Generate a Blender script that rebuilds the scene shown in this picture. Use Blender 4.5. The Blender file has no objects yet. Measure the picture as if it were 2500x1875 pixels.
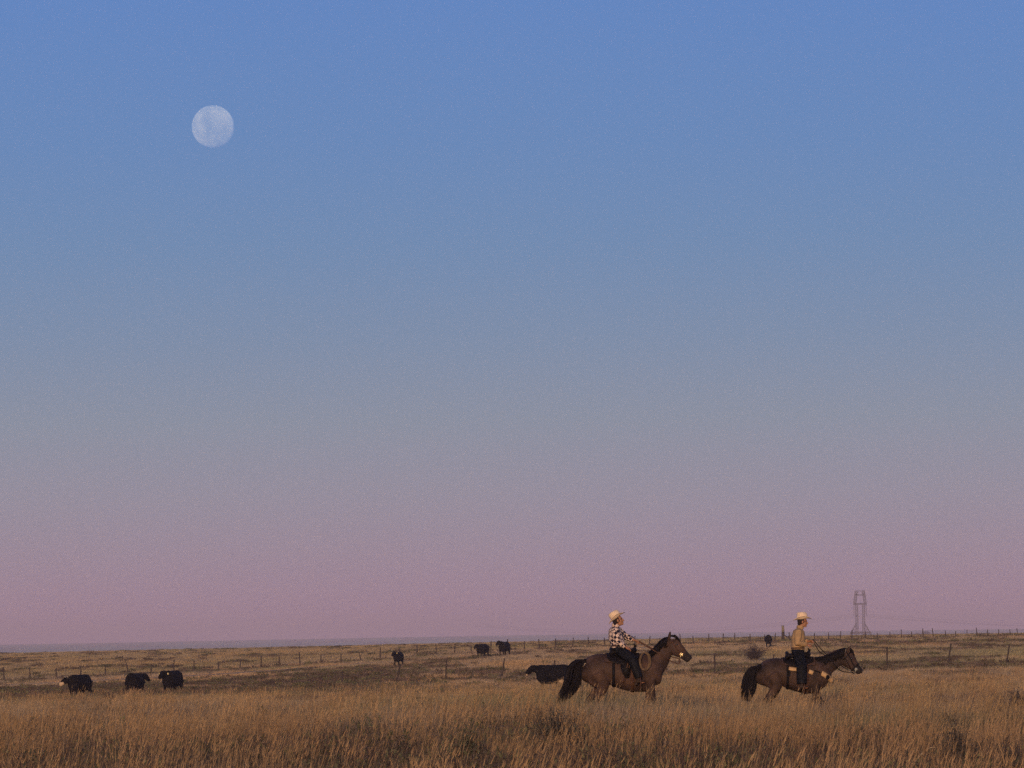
import bpy, bmesh, math, random
import numpy as np
from mathutils import Vector, Matrix, noise
from mathutils.bvhtree import BVHTree

random.seed(7)
rng = np.random.default_rng(11)
scene = bpy.context.scene
C = scene.collection
R = math.radians

# ------------------------------------------------------------------ camera
EYE = 1.87
cam_d = bpy.data.cameras.new('camera')
cam = bpy.data.objects.new('camera', cam_d)
C.objects.link(cam)
cam_d.sensor_width = 36.0
cam_d.lens = 164.8
cam_d.clip_start = 0.5
cam_d.clip_end = 90000
PITCH = math.atan(619.0 / 11443.0)
ROLL = R(0.775)
cam.location = (0, 0, EYE)
cam.rotation_euler = (Matrix.Rotation(math.pi / 2 + PITCH, 4, 'X') @ Matrix.Rotation(-ROLL, 4, 'Z')).to_euler()
scene.camera = cam

# ------------------------------------------------------------------ sky, sun, exposure
SUN_AZ, SUN_EL = 187.0, 6.8       # compass-like azimuth from +Y towards +X
world = bpy.data.worlds.new('World')
scene.world = world
world.use_nodes = True
wn, wl = world.node_tree.nodes, world.node_tree.links
wn.clear()
w_out = wn.new('ShaderNodeOutputWorld')
w_bg = wn.new('ShaderNodeBackground')
sky = wn.new('ShaderNodeTexSky')
sky.sky_type = 'NISHITA'
sky.sun_disc = False
sky.sun_elevation = R(SUN_EL)
sky.sun_rotation = R(SUN_AZ)
sky.air_density = 1.0
sky.dust_density = 1.0
w_bg.inputs['Strength'].default_value = 0.10
# the twilight arch: dusky pink near the ground, grey violet, then blue, all round the horizon
tc = wn.new('ShaderNodeTexCoord')
sep = wn.new('ShaderNodeSeparateXYZ')
wl.new(tc.outputs['Generated'], sep.inputs[0])
ramp = wn.new('ShaderNodeValToRGB')
mr = wn.new('ShaderNodeMapRange')
mr.inputs['From Min'].default_value = -0.02
mr.inputs['From Max'].default_value = 0.98
wl.new(sep.outputs['Z'], mr.inputs['Value'])
wl.new(mr.outputs[0], ramp.inputs[0])
def s2l(c):
    return tuple(((v / 255.0) / 12.92 if v / 255.0 <= 0.04045 else ((v / 255.0 + 0.055) / 1.055) ** 2.4) for v in c)
SKY_STOPS = [(-0.02, (160, 126, 149)), (0.000, (162, 130, 151)), (0.008, (161, 135, 153)), (0.018, (156, 140, 156)),
             (0.030, (150, 145, 160)), (0.046, (139, 147, 164)), (0.064, (125, 144, 172)), (0.084, (112, 141, 180)),
             (0.106, (104, 138, 187)), (0.138, (98, 135, 194)), (0.25, (86, 120, 182)), (0.6, (66, 92, 150)), (0.98, (54, 76, 128))]
SKY_GAIN = 10.0
while len(ramp.color_ramp.elements) < len(SKY_STOPS):
    ramp.color_ramp.elements.new(0.5)
for e, (z, c) in zip(ramp.color_ramp.elements, SKY_STOPS):
    e.position = max(0.0, min(1.0, z + 0.02))
    e.color = (*s2l(c), 1)
gain = wn.new('ShaderNodeVectorMath')
gain.operation = 'SCALE'
gain.inputs['Scale'].default_value = SKY_GAIN
wl.new(ramp.outputs[0], gain.inputs[0])
# towards the low sun the physical sky takes over smoothly
dotn = wn.new('ShaderNodeVectorMath')
dotn.operation = 'DOT_PRODUCT'
a = R(SUN_AZ)
dotn.inputs[1].default_value = (math.sin(a), math.cos(a), 0)
wl.new(tc.outputs['Generated'], dotn.inputs[0])
mr2 = wn.new('ShaderNodeMapRange')
mr2.interpolation_type = 'SMOOTHSTEP'
mr2.inputs['From Min'].default_value = -0.3
mr2.inputs['From Max'].default_value = 1.0
mr2.inputs['To Min'].default_value = 0.0
mr2.inputs['To Max'].default_value = 0.7
wl.new(dotn.outputs['Value'], mr2.inputs['Value'])
mix = wn.new('ShaderNodeMix')
mix.data_type = 'RGBA'
wl.new(mr2.outputs[0], mix.inputs['Factor'])
wl.new(gain.outputs[0], mix.inputs[6])
wl.new(sky.outputs[0], mix.inputs[7])
wl.new(mix.outputs[2], w_bg.inputs['Color'])
wl.new(w_bg.outputs[0], w_out.inputs['Surface'])

sun_d = bpy.data.lights.new('sun', 'SUN')
sun = bpy.data.objects.new('sun', sun_d)
C.objects.link(sun)
sun_d.energy = 2.0
sun_d.color = (1.0, 0.70, 0.49)
sun_d.angle = R(0.53)
sdir = Vector((math.sin(a) * math.cos(R(SUN_EL)), math.cos(a) * math.cos(R(SUN_EL)), math.sin(R(SUN_EL))))
sun.rotation_euler = sdir.to_track_quat('Z', 'Y').to_euler()
sun.location = sdir * 50

scene.render.engine = 'CYCLES'
scene.cycles.max_bounces = 5
scene.cycles.diffuse_bounces = 2
scene.cycles.glossy_bounces = 2
scene.cycles.transparent_max_bounces = 8
scene.cycles.volume_bounces = 0
scene.cycles.use_denoising = False
scene.cycles.use_adaptive_sampling = True
scene.cycles.adaptive_threshold = 0.018
scene.cycles.adaptive_min_samples = 24
scene.view_settings.view_transform = 'Standard'
scene.view_settings.look = 'None'
scene.view_settings.exposure = 0.0
scene.view_settings.gamma = 1.0
scene.view_settings.use_curve_mapping = False

# ------------------------------------------------------------------ helpers
def tag(o, label=None, cat=None, group=None, kind=None):
    if label: o['label'] = label
    if cat: o['category'] = cat
    if group: o['group'] = group
    if kind: o['kind'] = kind
    return o

def link_mesh(name, me, mats=None, parent=None, smooth=True):
    o = bpy.data.objects.new(name, me)
    C.objects.link(o)
    if mats is not None:
        me.materials.clear()
        for m in (mats if isinstance(mats, (list, tuple)) else [mats]):
            me.materials.append(m)
    if smooth:
        me.shade_smooth()
    if parent is not None:
        o.parent = parent
    return o

def empty(name, loc=(0, 0, 0), rz=0.0):
    o = bpy.data.objects.new(name, None)
    o.empty_display_size = 0.3
    C.objects.link(o)
    o.location = loc
    o.rotation_euler = (0, 0, rz)
    return o

def mesh_from(name, v, f):
    me = bpy.data.meshes.new(name)
    me.from_pydata([tuple(p) for p in v], [], f)
    me.update()
    return me

class MB:
    """collects plain vertices and faces"""
    def __init__(s):
        s.v, s.f = [], []
    def add(s, v, f):
        n = len(s.v)
        s.v += [tuple(p) for p in v]
        s.f += [tuple(i + n for i in q) for q in f]
    def tube(s, pts, rad, sides=8, flat=None, up=None, cap=True):
        """tapered tube along pts; rad = number, list, or list of (a, b); flat direction up"""
        pts = [Vector(p) for p in pts]
        n = len(pts)
        if isinstance(rad, (int, float)):
            rad = [rad] * n
        vs, fs = [], []
        prev = None
        for i, p in enumerate(pts):
            t = (pts[min(i + 1, n - 1)] - pts[max(i - 1, 0)]).normalized()
            if up is not None:
                u = up[i] if isinstance(up, list) else up
                ref = Vector(u)
            else:
                ref = prev if prev is not None else (Vector((0, 0, 1)) if abs(t.z) < 0.9 else Vector((1, 0, 0)))
            a_ = (ref - t * ref.dot(t))
            if a_.length < 1e-5:
                a_ = t.orthogonal()
            a_.normalize()
            prev = a_
            b_ = t.cross(a_)
            r = rad[i]
            ra, rb = r if isinstance(r, (tuple, list)) else (r, r)
            for k in range(sides):
                w = 2 * math.pi * k / sides
                vs.append(p + a_ * (math.cos(w) * ra) + b_ * (math.sin(w) * rb))
        for i in range(n - 1):
            for k in range(sides):
                k2 = (k + 1) % sides
                fs.append((i * sides + k, i * sides + k2, (i + 1) * sides + k2, (i + 1) * sides + k))
        if cap:
            fs.append(tuple(range(sides))[::-1])
            fs.append(tuple((n - 1) * sides + k for k in range(sides)))
        s.add(vs, fs)
    def ball(s, c, r, seg=12, rings=8, rot=None):
        r = (r, r, r) if isinstance(r, (int, float)) else r
        c = Vector(c)
        vs, fs = [], []
        for i in range(1, rings):
            ph = math.pi * i / rings
            for k in range(seg):
                th = 2 * math.pi * k / seg
                p = Vector((r[0] * math.sin(ph) * math.cos(th), r[1] * math.sin(ph) * math.sin(th), r[2] * math.cos(ph)))
                if rot is not None: p = rot @ p
                vs.append(c + p)
        for sgn in (1, -1):
            p = Vector((0, 0, r[2] * sgn))
            if rot is not None: p = rot @ p
            vs.append(c + p)
        top, bot = len(vs) - 2, len(vs) - 1
        for i in range(rings - 2):
            for k in range(seg):
                k2 = (k + 1) % seg
                fs.append((i * seg + k, (i + 1) * seg + k, (i + 1) * seg + k2, i * seg + k2))
        for k in range(seg):
            k2 = (k + 1) % seg
            fs.append((top, k, k2))
            fs.append((bot, (rings - 2) * seg + k2, (rings - 2) * seg + k))
        s.add(vs, fs)
    def box(s, c, h, rot=None):
        c = Vector(c)
        vs = []
        for x in (-1, 1):
            for y in (-1, 1):
                for z in (-1, 1):
                    p = Vector((x * h[0], y * h[1], z * h[2]))
                    if rot is not None: p = rot @ p
                    vs.append(c + p)
        s.add(vs, [(0, 1, 3, 2), (4, 6, 7, 5), (0, 4, 5, 1), (2, 3, 7, 6), (0, 2, 6, 4), (1, 5, 7, 3)])
    def bar(s, p, q, r, sides=4):
        s.tube([p, q], r, sides)
    def build(s, name, mats, parent=None, smooth=True):
        return link_mesh(name, mesh_from(name, s.v, s.f), mats, parent, smooth)

def fuse(mb, voxel, smooth=4, fac=0.5):
    """one continuous skin over the overlapping lofts"""
    me = mesh_from('tmp', mb.v, mb.f)
    bm = bmesh.new(); bm.from_mesh(me)
    bmesh.ops.recalc_face_normals(bm, faces=bm.faces)
    bm.to_mesh(me); bm.free()
    o = bpy.data.objects.new('tmp', me)
    C.objects.link(o)
    m = o.modifiers.new('r', 'REMESH'); m.mode = 'VOXEL'; m.voxel_size = voxel
    if smooth:
        m2 = o.modifiers.new('s', 'SMOOTH'); m2.factor = fac; m2.iterations = smooth
    dg = bpy.context.evaluated_depsgraph_get()
    dg.update()
    out = bpy.data.meshes.new_from_object(o.evaluated_get(dg))
    bpy.data.objects.remove(o)
    bpy.data.meshes.remove(me)
    return out

def spline(pts, n):
    """Catmull-Rom through rows of numbers"""
    P = np.array(pts, float)
    P = np.vstack([2 * P[0] - P[1], P, 2 * P[-1] - P[-2]])
    out = []
    m = len(P) - 3
    for t in np.linspace(0, m, n):
        i = min(int(t), m - 1); u = t - i
        a_, b_, c_, d_ = P[i], P[i + 1], P[i + 2], P[i + 3]
        out.append(0.5 * ((2 * b_) + (-a_ + c_) * u + (2 * a_ - 5 * b_ + 4 * c_ - d_) * u * u + (-a_ + 3 * b_ - 3 * c_ + d_) * u ** 3))
    return np.array(out)

# ------------------------------------------------------------------ materials
def principled(name, color, rough=0.8, var=None, vscale=6.0, bump=0.0, bscale=60.0, metal=0.0, spec=0.12, sheen=0.0, detail=4.0):
    m = bpy.data.materials.new(name)
    m.use_nodes = True
    nt = m.node_tree
    b = nt.nodes['Principled BSDF']
    b.inputs['Roughness'].default_value = rough
    b.inputs['Metallic'].default_value = metal
    b.inputs['Specular IOR Level'].default_value = spec
    b.inputs['Sheen Weight'].default_value = sheen
    b.inputs['Base Color'].default_value = (*color, 1)
    t = nt.nodes.new('ShaderNodeTexCoord')
    if var is not None:
        nz = nt.nodes.new('ShaderNodeTexNoise')
        nz.inputs['Scale'].default_value = vscale
        nz.inputs['Detail'].default_value = detail
        nt.links.new(t.outputs['Object'], nz.inputs['Vector'])
        cr = nt.nodes.new('ShaderNodeValToRGB')
        cr.color_ramp.elements[0].position = 0.35
        cr.color_ramp.elements[1].position = 0.65
        cr.color_ramp.elements[0].color = (*color, 1)
        cr.color_ramp.elements[1].color = (*var, 1)
        nt.links.new(nz.outputs['Fac'], cr.inputs[0])
        nt.links.new(cr.outputs[0], b.inputs['Base Color'])
        m['ramp'] = cr.name
    if bump:
        n2 = nt.nodes.new('ShaderNodeTexNoise')
        n2.inputs['Scale'].default_value = bscale
        bp = nt.nodes.new('ShaderNodeBump')
        bp.inputs['Strength'].default_value = bump
        bp.inputs['Distance'].default_value = 0.01
        nt.links.new(t.outputs['Object'], n2.inputs['Vector'])
        nt.links.new(n2.outputs['Fac'], bp.inputs['Height'])
        nt.links.new(bp.outputs[0], b.inputs['Normal'])
    return m

def attr_material(name, rough=0.9, transl=0.0, instancer=False, vary=None):
    """colour from a stored attribute: per blade on the mesh, per clump on the instancer"""
    m = bpy.data.materials.new(name)
    m.use_nodes = True
    nt = m.node_tree
    b = nt.nodes['Principled BSDF']
    b.inputs['Roughness'].default_value = rough
    b.inputs['Specular IOR Level'].default_value = 0.1
    at = nt.nodes.new('ShaderNodeAttribute')
    at.attribute_name = 'tint'
    if instancer:
        at.attribute_type = 'INSTANCER'
        a2 = nt.nodes.new('ShaderNodeAttribute')
        a2.attribute_name = 'blade'
        mx = nt.nodes.new('ShaderNodeMix'); mx.data_type = 'RGBA'; mx.blend_type = 'MULTIPLY'
        mx.inputs['Factor'].default_value = 1.0
        nt.links.new(at.outputs['Color'], mx.inputs[6])
        nt.links.new(a2.outputs['Color'], mx.inputs[7])
        col = mx.outputs[2]
    else:
        col = at.outputs['Color']
    nt.links.new(col, b.inputs['Base Color'])
    if transl:
        tr = nt.nodes.new('ShaderNodeBsdfTranslucent')
        ms = nt.nodes.new('ShaderNodeMixShader')
        ms.inputs[0].default_value = transl
        nt.links.new(col, tr.inputs['Color'])
        nt.links.new(b.outputs[0], ms.inputs[1])
        nt.links.new(tr.outputs[0], ms.inputs[2])
        nt.links.new(ms.outputs[0], nt.nodes['Material Output'].inputs['Surface'])
    return m

# ------------------------------------------------------------------ the lie of the land
CPX = np.array([-2500, 0, 625, 1250, 1875, 2500, 5000.0])
CU = (CPX - 1250) / 11443.0
ROWS = [
    (20,   [0, 0, 0, 0, 0]),
    (60,   [-.02, -.02, 0, 0, 0]),
    (94,   [-.08, -.05, .07, -.02, -.06]),
    (120,  [-.2, -.18, -.12, -.16, -.14]),
    (150,  [-.4, -.36, -.3, -.3, -.25]),
    (200,  [-.85, -.78, -.65, -.5, -.38]),
    (250,  [-1.05, -.98, -.82, -.6, -.42]),
    (300,  [-1.25, -1.15, -.8, -.6, -.35]),
    (350,  [-1.45, -1.12, -.38, -.42, -.2]),
    (430,  [-1.6, -1.0, .14, .2, .3]),
    (500,  [-1.4, -.95, .22, .6, .7]),
    (600,  [-1.0, -.45, .5, .78, .88]),
    (700,  [-.5, .1, .72, .92, 1.08]),
    (900,  [.0, .35, .78, 1.02, 1.12]),
    (1300, [-1.5, -.8, 0, .8, .8]),
    (2000, [-7, -7, -6, -5, -5]),
    (4500, [-6, -6, -6, -5, -5]),
    (8000, [-2, 0, 1.5, 1.5, 1]),
    (11000, [1.5, 4.5, 7, 7, 6]),
    (20000, [0, 0, 0, 0, 0]),
]
LD = np.log([r[0] for r in ROWS])
TZ = np.array([[r[1][0]] + r[1] + [r[1][-1]] for r in ROWS], float)

def _cr(p0, p1, p2, p3, t):
    return 0.5 * (2 * p1 + (p2 - p0) * t + (2 * p0 - 5 * p1 + 4 * p2 - p3) * t * t + (3 * p1 - p0 - 3 * p2 + p3) * t ** 3)

def ground(X, Y):
    X = np.asarray(X, float); Y = np.asarray(Y, float)
    D = np.sqrt(X * X + Y * Y)
    Yc = np.maximum(Y, 1.0)
    u = np.clip(X / Yc, -0.3, 0.3)
    u = np.where(Y < 1.0, 0.3 * np.sign(X), u)
    ld = np.log(np.clip(D, 20.01, 19990))
    i = np.clip(np.searchsorted(LD, ld) - 1, 0, len(LD) - 2)
    t = (ld - LD[i]) / (LD[i + 1] - LD[i])
    j = np.clip(np.searchsorted(CU, u) - 1, 0, len(CU) - 2)
    s = np.clip((u - CU[j]) / (CU[j + 1] - CU[j]), 0, 1)
    def row(k):
        k = np.clip(k, 0, len(LD) - 1)
        j0, j3 = np.maximum(j - 1, 0), np.minimum(j + 2, len(CU) - 1)
        return _cr(TZ[k, j0], TZ[k, j], TZ[k, j + 1], TZ[k, j3], s)
    z = _cr(row(i - 1), row(i), row(i + 1), row(i + 2), t)
    z = z + 0.035 * np.sin(X * 0.31 + 0.2 * Y) * np.sin(Y * 0.17 + 1.3) + 0.02 * np.sin(X * 1.1 + 2.0) * np.sin(Y * 0.7)
    return z

def gz(x, y):
    return float(ground(np.array([x]), np.array([y]))[0])

def bearing(px, py=1640):
    """tangent of the compass bearing of a photo column, allowing for the tilted frame"""
    v = cam.rotation_euler.to_matrix() @ Vector(((px - 1250) / 11443.0, (937.5 - py) / 11443.0, -1.0))
    return v.x / v.y

def at(px, d):
    """ground point straight down the bearing of photo column px at distance d"""
    v = bearing(px)
    x = v * d
    return Vector((x, d, gz(x, d)))

# fence line geometry (used for track and vegetation colours as well)
FA = np.array([-29.1, 480.0]); FB = np.array([75.4, 700.0])
FD = (FB - FA) / np.linalg.norm(FB - FA)
FN = np.array([FD[1], -FD[0]])      # towards the camera side

def fence_off(X, Y):
    return (X - FA[0]) * FN[0] + (Y - FA[1]) * FN[1]

_tabs = [rng.random((256, 256)) for _ in range(6)]
def vnoise(X, Y, k=0):
    T = _tabs[k % 6]
    xi = np.floor(X).astype(int); yi = np.floor(Y).astype(int)
    fx = X - xi; fy = Y - yi
    fx = fx * fx * (3 - 2 * fx); fy = fy * fy * (3 - 2 * fy)
    a_ = T[xi % 256, yi % 256]; b_ = T[(xi + 1) % 256, yi % 256]
    c_ = T[xi % 256, (yi + 1) % 256]; d_ = T[(xi + 1) % 256, (yi + 1) % 256]
    return (a_ * (1 - fx) + b_ * fx) * (1 - fy) + (c_ * (1 - fx) + d_ * fx) * fy
def fbm(X, Y, k=0, o=3):
    s = 0; w = 0
    for i in range(o):
        s = s + vnoise(X * 2 ** i + 17 * i, Y * 2 ** i + 5 * i, k + i) * 0.5 ** i
        w += 0.5 ** i
    return s / w
def sstep(x, a_, b_):
    t = np.clip((x - a_) / (b_ - a_), 0, 1)
    return t * t * (3 - 2 * t)

STRAW = np.array([.43, .32, .215])
GOLD = np.array([.50, .33, .18])
OLIVE = np.array([.29, .26, .14])
UMBER = np.array([.14, .088, .085])
GREY = np.array([.34, .265, .195])

def veg(X, Y):
    """colour of the dry plants that grow at a place, sunlit band painted in, and how dark-leaved the patch is"""
    X = np.asarray(X, float); Y = np.asarray(Y, float)
    D = np.sqrt(X * X + Y * Y)
    u = X / np.maximum(Y, 1)
    sc = np.clip(D / 60.0, 1, 8)
    # patches grow with distance, so that the far field is not a grain too fine to see
    W = X / np.sqrt(sc)
    L = np.where(D < 60, Y, 60 + 60 * np.log(np.maximum(D, 60) / 60)) + np.where(D > 480, (D - 480) / 8 * .3, 0)
    n1 = fbm(W / 2.4, L / 6.0, 0)
    n2 = fbm(W / 1.2 + 40, L / 2.6 + 9, 2)
    n3 = fbm(W / 6.0 + 80, L / 11.0 + 3, 4)
    off = fence_off(X, Y)
    g = sstep(n1, .45, .62)[:, None]
    c = STRAW * (1 - g) + GOLD * g
    o = (sstep(n3, .50, .68) * .75)[:, None]
    c = c * (1 - o) + OLIVE * o
    gr = (sstep(n2, .35, .55) * .35)[:, None]
    c = c * (1 - gr) + GREY * gr
    dark = sstep(n2, .56, .70) * .75
    near = 1 - sstep(D, 58, 84)
    dark = np.maximum(dark, near * (.45 + .45 * sstep(n1, .38, .58)))
    # low weedy ground on the left and centre left before the track
    lw = sstep(D, 195, 225) * (1 - sstep(off, -1e3, 1e3) * 0) * (1 - sstep(u, -.045, .0)) * sstep(off, 38, 60) * (1 - sstep(D, 380, 420))
    dark = np.maximum(dark, lw * (.28 + .7 * sstep(n2, .36, .54)))
    # belt along the near fence
    nb = np.exp(-((D - 300) / 16.0) ** 2)
    dark = np.maximum(dark, nb * (.3 + .6 * sstep(n2, .35, .6)))
    # belt at the foot of the far fence
    fb = np.exp(-((off - 3.0) / 5.0) ** 2)
    dark = np.maximum(dark, fb * (.35 + .5 * sstep(n1, .35, .6)))
    rb = sstep(u, .05, .08) * np.exp(-((D - 505) / 32.0) ** 2) * (.5 + .5 * sstep(n1, .35, .6))
    dark = np.maximum(dark, rb * .85)
    # mown strip beside the track
    ms = np.exp(-((off - 25.0) / 7.0) ** 4) * (1 - sstep(u, .02, .05))
    c = c * (1 - ms[:, None]) + (np.array([.58, .36, .19])) * ms[:, None]
    dark = dark * (1 - ms)
    lit = sstep(D, 100, 130) * (1 - sstep(D, 160, 200)) * .7  # sunlit grass tops painted into the tint as a paler band
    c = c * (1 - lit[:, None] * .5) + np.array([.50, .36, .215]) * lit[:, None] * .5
    c = c * (1 - dark[:, None]) + UMBER * dark[:, None]
    beyond = sstep(-off, 5, 25)[:, None]
    c = c * (1 - beyond * .45) + np.array([.31, .24, .12]) * beyond * .45
    return c, dark

# terrain sheet, all round the camera out to the horizon
rad = np.concatenate([[0.01, 6, 14], np.geomspace(20, 1400, 190), np.geomspace(1450, 20000, 50)])
angs = np.unique(np.concatenate([np.linspace(-.2, .2, 121), np.linspace(.2, 2 * math.pi - .2, 66)]))[:-1]
AA, RR = np.meshgrid(angs, rad)
GX, GY = np.sin(AA) * RR, np.cos(AA) * RR
GZ = ground(GX.ravel(), GY.ravel()).reshape(GX.shape)
nR, nA = GX.shape
vv = np.stack([GX.ravel(), GY.ravel(), GZ.ravel()], 1)
ff = []
for i in range(nR - 1):
    for k in range(nA):
        k2 = (k + 1) % nA
        ff.append((i * nA + k, (i + 1) * nA + k, (i + 1) * nA + k2, i * nA + k2))
gme = bpy.data.meshes.new('ground')
gme.from_pydata(vv.tolist(), [], ff)
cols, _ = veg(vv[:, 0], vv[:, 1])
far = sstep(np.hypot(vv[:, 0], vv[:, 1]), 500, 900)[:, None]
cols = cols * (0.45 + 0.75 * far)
_o = fence_off(vv[:, 0], vv[:, 1]); _u = vv[:, 0] / np.maximum(vv[:, 1], 1)
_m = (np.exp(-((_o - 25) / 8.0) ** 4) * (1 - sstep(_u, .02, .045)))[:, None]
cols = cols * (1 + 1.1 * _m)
cols = np.minimum(cols * (1 + 1.3 * sstep(np.hypot(vv[:, 0], vv[:, 1]), 1200, 2500))[:, None] * np.array([1.15, .90, 1.0]), .75)  # light put into the far tint, where grazing sun leaves land dark
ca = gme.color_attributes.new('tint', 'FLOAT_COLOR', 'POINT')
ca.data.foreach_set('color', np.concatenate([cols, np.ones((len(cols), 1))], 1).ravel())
gm = attr_material('soil and dry thatch', 1.0)
nt = gm.node_tree
geo = nt.nodes.new('ShaderNodeNewGeometry')
nz = nt.nodes.new('ShaderNodeTexNoise'); nz.inputs['Scale'].default_value = 0.6; nz.inputs['Detail'].default_value = 10
nt.links.new(geo.outputs['Position'], nz.inputs['Vector'])
mrn = nt.nodes.new('ShaderNodeMapRange'); mrn.inputs['From Min'].default_value = .3; mrn.inputs['From Max'].default_value = .7
mrn.inputs['To Min'].default_value = .6; mrn.inputs['To Max'].default_value = 1.35
nt.links.new(nz.outputs['Fac'], mrn.inputs['Value'])
vm = nt.nodes.new('ShaderNodeVectorMath'); vm.operation = 'SCALE'
atn = [n for n in nt.nodes if n.bl_idname == 'ShaderNodeAttribute'][0]
nt.links.new(atn.outputs['Color'], vm.inputs[0]); nt.links.new(mrn.outputs[0], vm.inputs['Scale'])
nt.links.new(vm.outputs[0], nt.nodes['Principled BSDF'].inputs['Base Color'])
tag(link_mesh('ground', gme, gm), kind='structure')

# dirt track that runs along the fence
tv, tf = [], []
for i, s in enumerate(np.linspace(-120, 135, 130)):
    for j, o_ in enumerate(np.linspace(22, 27.5, 5)):
        p = FA + FD * s + FN * (o_ + 0.4 * math.sin(s * .05))
        crown = 0.05 * (1 - ((o_ - 24.75) / 2.75) ** 2)
        tv.append((p[0], p[1], gz(p[0], p[1]) + 0.06 + crown))
        if i and j:
            b0 = i * 5 + j
            tf.append((b0 - 6, b0 - 1, b0, b0 - 5))
trk = mesh_from('dirt_track', tv, tf)
tag(link_mesh('dirt_track', trk, principled('pale track dust', (.50, .32, .18), 1.0, (.60, .39, .22), 0.5, spec=0.0)), kind='structure')

# ------------------------------------------------------------------ haze
hz = MB()
hz.box((0, 0, 21.5), (14000, 14000, 29.5))
hm = bpy.data.materials.new('evening haze')
hm.use_nodes = True
hn = hm.node_tree
for n in list(hn.nodes):
    if n.bl_idname == 'ShaderNodeBsdfPrincipled': hn.nodes.remove(n)
vol = hn.nodes.new('ShaderNodeVolumePrincipled')
vol.inputs['Color'].default_value = (1.0, .81, .93, 1)
vol.inputs['Density'].default_value = 0.00013
vol.inputs['Anisotropy'].default_value = -0.1
hn.links.new(vol.outputs[0], hn.nodes['Material Output'].inputs['Volume'])
hm.cycles.homogeneous_volume = True if hasattr(hm, 'cycles') and hasattr(hm.cycles, 'homogeneous_volume') else False
HAZE = True
if HAZE:
    tag(hz.build('haze', hm, smooth=False), kind='stuff')

# ------------------------------------------------------------------ moon
MD = 33000.0
mdir = Vector(((520 - 1250) / 11443.0, 1.0, 0)).normalized()
# bearing of the disc read off the tilted frame
def ray(px, py):
    v = Vector(((px - 1250) / 11443.0, (937.5 - py) / 11443.0, -1.0))
    return (cam.rotation_euler.to_matrix() @ v).normalized()
mo = MB()
mo.ball((0, 0, 0), MD * 51.5 / 11443.0, 64, 48)
_toward = -ray(520, 309)       # only the earthward half: the far side is never seen from anywhere here
mo.f = [f_ for f_ in mo.f if sum((Vector(mo.v[i]) for i in f_), Vector()).normalized().dot(_toward) > -0.02]
mm = bpy.data.materials.new('moon rock seen through lit air')
mm.use_nodes = True
mt = mm.node_tree
for n in list(mt.nodes):
    if n.bl_idname == 'ShaderNodeBsdfPrincipled': mt.nodes.remove(n)
df = mt.nodes.new('ShaderNodeBsdfDiffuse')
tp = mt.nodes.new('ShaderNodeBsdfTransparent')
ad = mt.nodes.new('ShaderNodeAddShader')
tcn = mt.nodes.new('ShaderNodeTexCoord')
nzn = mt.nodes.new('ShaderNodeTexNoise')
nzn.inputs['Scale'].default_value = 0.0078
nzn.inputs['Detail'].default_value = 3.0
df.inputs['Roughness'].default_value = 1.0
crn = mt.nodes.new('ShaderNodeValToRGB')
crn.color_ramp.elements[0].position = .40; crn.color_ramp.elements[0].color = (.15, .17, .14, 1)
crn.color_ramp.elements[1].position = .58; crn.color_ramp.elements[1].color = (.235, .26, .20, 1)
mt.links.new(tcn.outputs['Object'], nzn.inputs['Vector'])
mt.links.new(nzn.outputs['Fac'], crn.inputs[0])
mt.links.new(crn.outputs[0], df.inputs['Color'])
mt.links.new(df.outputs[0], ad.inputs[0]); mt.links.new(tp.outputs[0], ad.inputs[1])
mt.links.new(ad.outputs[0], mt.nodes['Material Output'].inputs['Surface'])
moon = mo.build('moon', mm)
moon.visible_shadow = True
moon.location = cam.location + ray(520, 309) * MD
tag(moon, 'pale full moon low in the blue evening sky', 'moon')

# ------------------------------------------------------------------ grass and weeds
src = bpy.data.collections.new('plant_sources')     # never linked to the scene

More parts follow.
